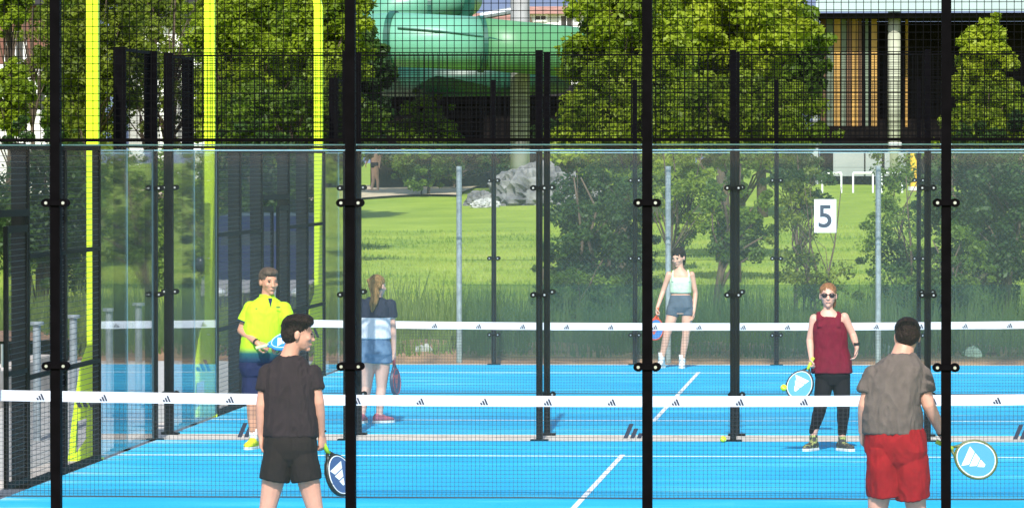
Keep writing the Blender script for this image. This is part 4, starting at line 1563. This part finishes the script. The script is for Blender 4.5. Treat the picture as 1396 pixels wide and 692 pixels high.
def player_lime():
    p = Person(352, 612, 18.15, 'man in lime polo and navy shorts holding a blue racket', (0.52, 0.25, 0.155), (.30, -1, 0), .0075)
    J, b = p.J, p.body
    hc = J(366.5, 384)
    gaze = Vector((.55, -1, -.08))
    r, f, u = head_parts(b, hc, gaze, UP, 1.12)
    p.face(hc, r, f, u, 1.12)
    b.tube([J(364, 412), J(365, 400), J(366, 390)], [.070, .062, .060], 14)
    p.torso(b, [(352, 508, .10, .09), (353, 494, .165, .115), (354, 478, .165, .115), (358, 450, .165, .11), (361, 425, .18, .11), (363, 412, .15, .09), (364, 406, .075, .07)])
    sR, sL = J(341.5, 421), J(387, 421)
    eR, wR = J(329, 450, -.02), J(352, 468, -.22)
    eL, wL = J(397, 452, -.05), J(384, 470, -.22)
    p.arm(b, sR, eR, wR)
    p.arm(b, sL, eL, wL)
    hand(b, wR, (.9, -.25, -.35), (.2, .6, -.75), (0.2, -.8, .5), 1.0, 1.05, True)
    hand(b, wL, (-.6, -.4, -.3), (.1, .5, -.8), (-.2, -.8, .5), .9, 1.0, True)
    hR, hL = J(345, 496), J(368, 496)
    kR, aR = J(344, 556, -.03), J(346, 596)
    kL, aL = J(374, 556, -.03), J(376, 597)
    p.leg(b, hR, kR, aR)
    p.leg(b, hL, kL, aL)
    p.finish()
    sh = MB()
    p.torso(sh, [(352, 493, .19, .135), (353, 482, .192, .14), (356, 462, .195, .145), (359, 440, .195, .14), (362, 425, .205, .13), (363, 416, .185, .115), (364, 410, .13, .095), (364, 405, .075, .075)])
    p.sleeve(sh, sR, eR, .62, (.076, .074))
    p.sleeve(sh, sL, eL, .62, (.076, .074))
    z = lambda y: J(350, y).z
    m = cloth_gradient('lime_polo', [(0, (.008, .03, .07)), (.18, (.01, .09, .10)), (.34, (.38, .64, .02)), (1, (.42, .70, .02))], z(490), z(440))
    so = p.wear('polo_shirt', sh, m, .007, (7, 7, 5))
    col = MB()
    cc = J(364, 405)
    ring_loft(col, [(cc + UP * -.02, .088, .080, p.r, p.f), (cc + UP * .03 - p.f * .01, .072, .070, p.r, p.f)], 18)
    col.build('collar', cloth('lime_collar', (.38, .64, .02)), so, smooth=True)
    pk = MB()
    fr = J(366, 412) + p.f * .098
    pk.add([fr + p.r * -.022 + UP * .045, fr + p.r * .022 + UP * .045, fr + p.f * .02 + UP * -.045], [(0, 1, 2)])
    pk.build('placket', cloth('navy_trim', (.012, .018, .06)), so)
    for q, w0 in ((J(352, 421), .05), (J(376, 419), .02)):
        pr = MB()
        g = q + p.f * .135
        pr.add([g - p.r * w0, g + p.r * w0, g + p.r * w0 + UP * .012, g - p.r * w0 + UP * .012], [(0, 1, 2, 3)])
        pr.build('printed_mark', cloth('navy_trim', (.012, .018, .06)), so)
    for sh_, el_ in ((sR, eR), (sL, eL)):
        e = sh_.lerp(el_, .60)
        d = (el_ - sh_).normalized()
        MB().tube([e, e + d * .016], .0815, 16, cap=False).build('cuff', cloth('navy_trim', (.012, .03, .05)), so, smooth=True)
    st = MB()
    p.torso(st, [(352, 512, .16, .12), (352, 500, .195, .135), (353, 478, .18, .13)])
    for h_, k_ in ((hR, kR), (hL, kL)):
        st.tube([h_ + UP * .03, h_.lerp(k_, .45), h_.lerp(k_, .72)], [.105, .108, .106], 16)
    p.wear('shorts', st, cloth('navy_shorts', (.010, .016, .055)), .006, (6, 6, 3))
    c2 = cloth('yellow_shoe', (.62, .66, .03))
    p.shoe(aR, (-.25, -1), c2, WHITE_SOLE, 1.08, SOCKW)
    p.shoe(aL, (.4, -1), c2, WHITE_SOLE, 1.08, SOCKW)
    hair_shell(p, hc, f, u, 1.12, HAIR['grey'], 'short')
    MB().tube([wR + (eR - wR).normalized() * .02, wR + (eR - wR).normalized() * .045], .036, 14, cap=False).build('wristband', M['rubber'], p.t, smooth=True)
    tail = wR + Vector((-.06, -.07, -.02))
    racket(p.base + J(349, 474, -.33), J(400, 462, -.36) - J(349, 474, -.33), (-.1, -.55, .8), 'blue racket with pale grip held by the man in the lime polo', (.02, .22, .62), (.05, .3, .7), (.62, .66, .3), (.7, .75, .8))


def player_black():
    p = Person(396, 772, 1.55, 'man in black shirt and shorts seen from behind with head turned', (0.58, 0.285, 0.20), (.12, 1, 0), .0065)
    J, b = p.J, p.body
    hc = J(406.5, 455)
    gaze = Vector((1, .18, -.10))
    k = 1.06
    r, f, u = head_parts(b, hc, gaze, UP, k)
    p.face(hc, r, f, u, k)
    b.tube([J(393, 490), J(397, 478), J(402, 464)], [.068, .060, .057], 14)
    p.torso(b, [(396, 625, .10, .09), (396, 606, .165, .115), (396, 586, .15, .11), (395, 555, .15, .105), (394, 525, .165, .11), (394, 508, .15, .10), (395, 494, .10, .08), (396, 486, .068, .066)])
    sL, sR = J(365, 509), J(425, 509)          # left/right in the photograph
    eL, wL = J(357, 552, -.03), J(356, 592, .02)
    eR, wR = J(434, 549, -.02), J(438, 592, .06)
    p.arm(b, sL, eL, wL)
    p.arm(b, sR, eR, wR)
    hand(b, wL, (.0, .1, -1), (1, .1, 0), (.1, 1, 0), .5, 1.05)
    hand(b, wR, (.12, .1, -1), (-.75, .5, 0), (.2, 1, .1), 1.15, 1.05, True)
    hL, hR = J(380, 618), J(412, 618)
    kL, aL = J(365, 692, .02), J(357, 762)
    kR, aR = J(429, 692, .02), J(438, 762)
    p.leg(b, hL, kL, aL, (.092, .060, .062, .042))
    p.leg(b, hR, kR, aR, (.092, .060, .062, .042))
    p.finish()
    sh = MB()
    p.torso(sh, [(396, 594, .192, .135), (396, 580, .190, .14), (395, 555, .185, .135), (394, 530, .186, .13), (394, 512, .182, .12), (394, 502, .162, .108), (395, 493, .122, .092), (396, 485, .076, .072)])
    p.sleeve(sh, sL, eL, .54, (.064, .064))
    p.sleeve(sh, sR, eR, .54, (.064, .064))
    p.wear('t_shirt', sh, cloth('charcoal_shirt', (.024, .016, .019)), .013, (9, 9, 2.6))
    st = MB()
    p.torso(st, [(396, 634, .12, .08), (396, 624, .165, .115), (396, 612, .19, .135), (396, 602, .188, .138), (396, 588, .178, .128)])
    for h_, q in ((hL, J(374, 654)), (hR, J(418, 654))):
        st.tube([h_ + UP * .06, h_.lerp(q, .3), h_.lerp(q, .6), q], [(.100, .118), (.106, .128), (.107, .124), (.106, .120)], 16, up=(0, 1, 0))
    p.wear('shorts', st, cloth('black_shorts', (.014, .010, .010)), .007, (6, 6, 3))
    c2 = cloth('white_shoe', (.6, .6, .6))
    p.shoe(aL, (-.1, 1), c2, WHITE_SOLE, 1.1, SOCKW)
    p.shoe(aR, (.2, 1), c2, WHITE_SOLE, 1.1, SOCKW)

    def quiff(mb, r_, f_, u_):
        mb.ell(hc + (f_ * .018 + u_ * .103) * k, (.064 * k, .072 * k, .032 * k), (r_, f_, u_), nu=16, nv=10)
    hair_shell(p, hc, f, u, k, HAIR['dark'], 'short', quiff)
    MB().tube([wR + UP * .02, wR + UP * .032], .036, 14, cap=False).build('wristband', M['rubber'], p.t, smooth=True)
    racket(p.base + J(437, 596, .06), J(466, 655, .16) - J(437, 596, .06), (.62, -.55, .35), 'black and lime racket held low by the man in black', (.04, .09, .22), (.012, .014, .012), (.45, .75, .02), (.75, .78, .8))


def player_maroon():
    p = Person(1132, 612, 18.1, 'woman in maroon tank top and black leggings wearing sunglasses', (0.62, 0.33, 0.245), (-.05, -1, 0), .007)
    J, b = p.J, p.body
    hc = J(1129, 403)
    k = 1.03
    r, f, u = head_parts(b, hc, Vector((.02, -1, .02)), UP, k)
    p.face(hc, r, f, u, k, eyes=False)
    b.tube([J(1129, 432), J(1129, 420), J(1129, 410)], [.056, .048, .048], 14)
    p.torso(b, [(1135, 524, .08, .09), (1135, 510, .165, .115), (1134, 498, .155, .11), (1133, 474, .12, .095), (1131, 450, .14, .105), (1130, 436, .145, .09), (1130, 428, .10, .075), (1129, 422, .06, .06)])
    sL, sR = J(1110, 434), J(1151, 432)
    eL, wL = J(1104, 464, .02), J(1106, 488, -.12)
    eR, wR = J(1163, 457, .03), J(1168, 473, -.12)
    rr = (.047, .037, .036, .025)
    p.arm(b, sL, eL, wL, rr)
    p.arm(b, sR, eR, wR, rr)
    hand(b, wL, (-.1, -.35, -.9), (.7, -.3, 0), (.2, -.9, .2), 1.1, .95, True)
    hand(b, wR, (-.12, -.2, -1), (-.7, -.2, 0), (-.4, -.9, 0), .45, .95)
    hL, hR = J(1125, 514), J(1146, 514)
    kL, aL = J(1118, 556, -.06), J(1109, 592, .02)
    kR, aR = J(1150, 556, -.06), J(1148, 594, 0)
    lr = (.088, .055, .055, .036)
    p.leg(b, hL, kL, aL, lr)
    p.leg(b, hR, kR, aR, lr)
    p.finish()
    sh = MB()
    p.torso(sh, [(1134, 508, .205, .135), (1134, 494, .195, .132), (1133, 474, .165, .125), (1131, 452, .168, .125), (1130, 441, .150, .112), (1130, 435, .120, .095), (1130, 431, .098, .08)])
    for s_ in (-1, 1):
        sh.tube([J(1130 + s_ * 12, 446, -.098), J(1130 + s_ * 12.5, 434, -.078), J(1130 + s_ * 12.5, 427, -.01), J(1130 + s_ * 12, 434, .075)], [(.03, .018)] * 4, 10)
    p.wear('tank_top', sh, cloth('maroon_top', (.13, .006, .020)), .009, (7, 7, 3))
    st = MB()
    p.torso(st, [(1135, 524, .10, .10), (1135, 512, .178, .125), (1134, 500, .165, .118)])
    p.leg(st, hL, kL, aL + UP * .03, lr, .008)
    p.leg(st, hR, kR, aR + UP * .03, lr, .008)
    p.wear('leggings', st, cloth('black_leggings', (.006, .006, .009)), .003)
    c2 = mat('grey_yellow_shoe', (.035, .035, .035), .7, col2=(.42, .46, .12), vscale=26, lo=.5, hi=.68)
    p.shoe(aL, (-.6, -1), c2, WHITE_SOLE, .90)
    p.shoe(aR, (.75, -.9), c2, WHITE_SOLE, .90)

    def bun(mb, r_, f_, u_):
        mb.ell(hc + (f_ * -.115 + u_ * .03) * k, (.04, .04, .04), nu=12, nv=8)
        mb.ell(hc + (r_ * -.055 - f_ * .05 - u_ * .06) * k, (.022, .03, .06), (r_, f_, u_), nu=12, nv=8)
    hair_shell(p, hc, f, u, k, HAIR['ginger'], 'cap', bun)
    gl = MB()
    for q in (-1, 1):
        gl.ell(hc + (r * q * .034 + f * .094 + u * .006) * k, (.030 * k, .010 * k, .023 * k), (r, f, u), nu=14, nv=8)
        gl.tube([hc + (r * q * .062 + f * .088 + u * .012) * k, hc + (r * q * .080 - f * .02 + u * .006) * k], .004, 6)
    gl.tube([hc + (r * -.012 + f * .102 + u * .010) * k, hc + (r * .012 + f * .102 + u * .010) * k], .004, 6)
    gl.build('sunglasses', mat('dark_lens', (.02, .01, .012), .12), p.t, smooth=True)
    MB().tube([wR + UP * .02, wR + UP * .045], .030, 14, cap=False).build('watch', M['rubber'], p.t, smooth=True)
    racket(p.base + J(1109, 487, -.16), J(1088, 530, -.20) - J(1109, 487, -.16), (-.12, -1, .1), 'round blue racket with white print held by the maroon player', (.05, .27, .62), (.012, .012, .014), (.55, .68, .05), (.78, .80, .82))


def player_red():
    p = Person(1222, 776, 1.5, 'man in grey shirt and red shorts seen from behind holding a racket', (0.60, 0.30, 0.215), (.25, 1, 0), .0065)
    J, b = p.J, p.body
    hc = J(1236.5, 459, .06)
    k = 1.07
    r, f, u = head_parts(b, hc, Vector((-.10, 1, -.12)), UP, k)
    b.tube([J(1227, 494, 0), J(1231, 480, .03), J(1235, 466, .05)], [.085, .075, .066], 14)
    p.torso(b, [(1222, 625, .11, .10), (1221, 604, .185, .14), (1218, 586, .165, .14), (1216, 555, .155, .13), (1218, 525, .160, .125), (1221, 510, .155, .112), (1226, 494, .11, .095), (1228, 485, .078, .078)])
    sL, sR = J(1192, 513), J(1253, 512)
    eL, wL = J(1179, 552, -.02), J(1176, 588, .10)
    eR, wR = J(1266, 552, -.03), J(1285, 592, .10)
    rr = (.062, .047, .046, .031)
    p.arm(b, sL, eL, wL, rr)
    p.arm(b, sR, eR, wR, rr)
    hand(b, wL, (-.08, .5, -.8), (.9, .2, 0), (.1, .9, .3), .95, 1.05)
    hand(b, wR, (.45, .35, -.8), (-.6, .5, -.1), (.2, .9, .3), 1.1, 1.05, True)
    hL, hR = J(1204, 620), J(1240, 620)
    kL, aL = J(1196, 700, .06), J(1192, 766, -.04)
    kR, aR = J(1250, 700, .06), J(1256, 766, -.04)
    lr = (.105, .066, .066, .044)
    p.leg(b, hL, kL, aL, lr)
    p.leg(b, hR, kR, aR, lr)
    p.finish()
    sh = MB()
    p.torso(sh, [(1217, 590, .200, .168), (1217, 572, .198, .170), (1216, 552, .192, .164), (1219, 528, .194, .154), (1222, 510, .190, .138), (1225, 500, .170, .124), (1227, 491, .132, .106), (1229, 483, .088, .086)])
    p.sleeve(sh, sL, eL, .58, (.076, .078))
    p.sleeve(sh, sR, eR, .58, (.076, .078))
    p.wear('t_shirt', sh, cloth('taupe_shirt', (.115, .09, .08)), .014, (9, 9, 2.4))
    st = MB()
    p.torso(st, [(1223, 640, .13, .09), (1223, 628, .19, .13), (1222, 614, .218, .155), (1221, 602, .215, .165), (1219, 584, .200, .16)])
    for h_, q in ((hL, J(1206, 674, .04)), (hR, J(1245, 678, .04))):
        st.tube([h_ + UP * .06, h_.lerp(q, .3), h_.lerp(q, .6), q], [(.115, .14), (.124, .15), (.126, .145), (.122, .135)], 16, up=(0, 1, 0))
    p.wear('shorts', st, cloth('red_shorts', (.25, .006, .010)), .009, (6, 6, 3.5))
    c2 = cloth('dark_shoe', (.05, .05, .06))
    p.shoe(aL, (-.1, 1), c2, WHITE_SOLE, 1.12, SOCKW)
    p.shoe(aR, (.3, 1), c2, WHITE_SOLE, 1.12, SOCKW)
    hair_shell(p, hc, f, u, k, HAIR['dark'], 'cap', grow=1.02)
    MB().tube([wR + (eR - wR).normalized() * .02, wR + (eR - wR).normalized() * .032], .037, 14, cap=False).build('wristband', M['rubber'], p.t, smooth=True)
    racket(p.base + J(1276, 601, .14), J(1345, 632, .16) - J(1276, 601, .14), (-.1, -1, .15), 'round blue racket with white print held by the man in red shorts', (.05, .27, .60), (.10, .12, .03), (.35, .5, .05), (.78, .80, .82))


def player_mint():
    p = Person(922, 501, 40.2, 'woman in mint crop top and grey shorts looking down', (0.58, 0.32, 0.225), (-.15, -1, 0), .008)
    J, b = p.J, p.body
    hc = J(925, 351)
    k = 1.06
    r, f, u = head_parts(b, hc, Vector((-.5, -1, -.28)), UP, k)
    p.face(hc, r, f, u, k)
    b.tube([J(927, 373), J(927, 366), J(926, 356)], [.056, .048, .046], 14)
    p.torso(b, [(928, 428, .08, .09), (928, 418, .165, .115), (928, 408, .15, .105), (928, 398, .125, .095), (928, 384, .135, .105), (927, 375, .145, .09), (927, 370, .10, .075), (927, 366, .055, .055)])
    sL, sR = J(912, 374), J(943, 374)
    eL, wL = J(904, 397, .02), J(896, 420, -.08)
    eR, wR = J(948, 399, .04), J(946, 424, -.05)
    rr = (.045, .035, .034, .024)
    p.arm(b, sL, eL, wL, rr)
    p.arm(b, sR, eR, wR, rr)
    hand(b, wL, (-.1, -.3, -1), (.8, -.2, 0), (.1, -.9, .1), 1.0, .95, True)
    hand(b, wR, (-.05, -.1, -1), (-.8, -.2, 0), (-.2, -.9, 0), .4, .95)
    hL, hR = J(919, 420), J(938, 420)
    kL, aL = J(909, 456, -.03), J(902, 489, 0)
    kR, aR = J(935, 456, -.03), J(930, 492, 0)
    lr = (.088, .054, .053, .036)
    p.leg(b, hL, kL, aL, lr)
    p.leg(b, hR, kR, aR, lr)
    p.finish()
    sh = MB()
    p.torso(sh, [(928, 399, .145, .118), (928, 392, .148, .128), (928, 384, .152, .132), (928, 378, .140, .115)])
    for s_ in (-1, 1):
        sh.tube([J(928 + s_ * 11, 384, -.10), J(928 + s_ * 11, 374, -.085), J(928 + s_ * 10, 369, 0), J(928 + s_ * 10, 375, .09)], .017, 8)
    p.wear('crop_top', sh, cloth('mint_top', (.50, .62, .42)), .003)
    st = MB()
    p.torso(st, [(928, 426, .10, .10), (928, 418, .178, .126), (928, 410, .168, .118), (928, 402, .142, .106)])
    for h_, k_ in ((hL, kL), (hR, kR)):
        st.tube([h_ + UP * .02, h_.lerp(k_, .28)], [.096, .093], 16)
    p.wear('shorts', st, cloth('slate_shorts', (.075, .10, .13)), .002)
    c2 = cloth('white_trainer', (.66, .66, .66))
    p.shoe(aL, (-.35, -1), c2, WHITE_SOLE, .98, SOCKW)
    p.shoe(aR, (0, -1), c2, WHITE_SOLE, .98, SOCKW)

    def tail(mb, r_, f_, u_):
        mb.ell(hc + (f_ * -.085 - u_ * .05) * k, (.055, .05, .085), (r_, f_, u_), nu=12, nv=8)
    hair_shell(p, hc, f, u, k, HAIR['black'], 'cap', tail, grow=1.04)
    racket(p.base + J(897, 419, -.10), J(891, 461, -.12) - J(897, 419, -.10), (.55, -.8, .1), 'red and blue racket hanging from the hand of the mint top player', (.06, .20, .50), (.62, .06, .02), (.62, .10, .03), (.65, .12, .05))


def player_pony():
    p = Person(512, 577, 23.7, 'girl with blond ponytail in navy and white shirt and denim shorts', (0.66, 0.39, 0.31), (.25, 1, 0), .0075)
    J, b = p.J, p.body
    hc = J(515, 390)
    k = 1.02
    r, f, u = head_parts(b, hc, Vector((.55, 1, -.1)), UP, k)
    b.tube([J(512, 414), J(513, 404), J(515, 396)], [.054, .046, .046], 14)
    p.torso(b, [(512, 494, .08, .09), (512, 482, .165, .12), (512, 468, .15, .11), (512, 448, .125, .095), (512, 428, .14, .10), (512, 414, .145, .09), (512, 408, .10, .07), (512, 404, .055, .055)])
    sL, sR = J(493, 416), J(532, 416)
    eL, wL = J(488, 446, .02), J(489, 472, .12)
    eR, wR = J(536, 448, .0), J(537, 480, .03)
    rr = (.045, .036, .035, .024)
    p.arm(b, sL, eL, wL, rr)
    p.arm(b, sR, eR, wR, rr)
    hand(b, wL, (.1, .3, -1), (.8, .2, 0), (.2, .9, 0), .5, .93)
    hand(b, wR, (.0, .1, -1), (-.8, .3, 0), (.1, .9, 0), 1.05, .93, True)
    hL, hR = J(502, 486), J(522, 486)
    kL, aL = J(500, 528, .02), J(493, 566, -.05)
    kR, aR = J(520, 528, .02), J(517, 567, .02)
    lr = (.090, .056, .056, .037)
    p.leg(b, hL, kL, aL, lr)
    p.leg(b, hR, kR, aR, lr)
    p.finish()
    sh = MB()
    p.torso(sh, [(512, 461, .180, .135), (512, 450, .172, .13), (512, 432, .172, .13), (512, 418, .168, .112), (512, 409, .125, .09), (512, 405, .07, .07)])
    p.sleeve(sh, sL, eL, .52, (.068, .066))
    p.sleeve(sh, sR, eR, .52, (.068, .066))
    z = lambda y: J(512, y).z
    m = cloth_gradient('two_tone_shirt', [(0, (.62, .64, .70)), (.495, (.62, .64, .70)), (.505, (.018, .024, .05)), (1, (.018, .024, .05))], z(461), z(404))
    p.wear('t_shirt', sh, m, .007, (8, 8, 4))
    st = MB()
    p.torso(st, [(512, 494, .10, .10), (512, 482, .180, .132), (512, 468, .168, .122), (512, 456, .150, .11)])
    for h_, k_ in ((hL, kL), (hR, kR)):
        st.tube([h_ + UP * .02, h_.lerp(k_, .18)], [.104, .106], 16)
    p.wear('denim_shorts', st, mat('denim', (.07, .14, .25), .9, col2=(.13, .22, .35), vscale=12, bump=.2, bscale=160), .005)
    c2 = cloth('pink_trainer', (.42, .12, .16))
    p.shoe(aL, (.1, 1), c2, WHITE_SOLE, .96)
    p.shoe(aR, (.75, .6), c2, WHITE_SOLE, .96)

    def tail(mb, r_, f_, u_):
        q = hc + (f_ * -.10 + u_ * .065) * k
        mb.ell(q, (.03, .03, .03), nu=12, nv=8)
        pts = [q, q - f_ * .05 + UP * .0, J(512, 400, -.13), J(509, 414, -.15), J(507, 425, -.14)]
        mb.tube(pts, [.024, .038, .050, .042, .010], 12)
    hair_shell(p, hc, f, u, k, HAIR['blond'], 'cap', tail)
    racket(p.base + J(536.5, 482, .03), J(540, 535, .06) - J(536.5, 482, .03), (.97, -.25, .1), 'dark racket hanging edge-on from the ponytailed girl\'s hand', (.03, .05, .12), (.05, .06, .10), (.35, .05, .06), (.5, .08, .08))


def bather():
    Y = 148.0
    b0 = at(511, 253, Y)
    p = Person(511, 253, Y, 'barefoot bather in dark swimming briefs walking on the gravel path', (0.55, 0.32, 0.22), (-.9, -.5, 0), .014, z0=gz(b0.x, Y), group='people by the pool')
    s = pxm(Y) / 41.0

    def J(x, z, dy=0):
        return Vector((x, dy, z))
    b = p.body
    hc = J(-.02, 1.62)
    r, f, u = head_parts(b, hc, Vector((-.9, -.5, -.1)), UP, 1.0)
    b.tube([J(0, 1.42), J(0, 1.52), J(-.01, 1.6)], [.06, .055, .055], 10)
    ring_loft(b, [(J(0, .80), .08, .09, p.r, p.f), (J(0, .90), .16, .12, p.r, p.f), (J(0, 1.05), .15, .11, p.r, p.f), (J(0, 1.28), .17, .12, p.r, p.f), (J(0, 1.40), .16, .10, p.r, p.f), (J(0, 1.47), .07, .06, p.r, p.f)])
    for q, e, w in ((p.r, J(-.22, 1.12, .05), J(-.30, .92, -.05)), (-p.r, J(.18, 1.12), J(.16, .9, -.1))):
        p.arm(b, q * .18 + UP * 1.40, e, w)
        hand(b, w, (0, 0, -1), (1, 0, 0), (0, -1, 0), .4)
    p.leg(b, J(0, .88) + p.r * .08, J(-.05, .48), J(-.10, .07, 0))
    p.leg(b, J(0, .88) - p.r * .08, J(.08, .48), J(.10, .10, .05))
    for a in (J(-.10, .05), J(.10, .05, .05)):
        b.ell(a + p.f * .06 - UP * .01, (.045, .12, .045), (p.r, p.f, UP))
    p.finish()
    st = MB()
    ring_loft(st, [(J(0, .80), .10, .11, p.r, p.f), (J(0, .88), .18, .14, p.r, p.f), (J(0, .98), .165, .125, p.r, p.f)])
    p.wear('swim_briefs', st, cloth('navy_briefs', (.012, .014, .03)), 0)
    hair_shell(p, hc, f, u, 1.0, HAIR['dark'], 'short', vox=.012)


player_lime()
player_black()
player_maroon()
player_red()
player_mint()
player_pony()
bather()
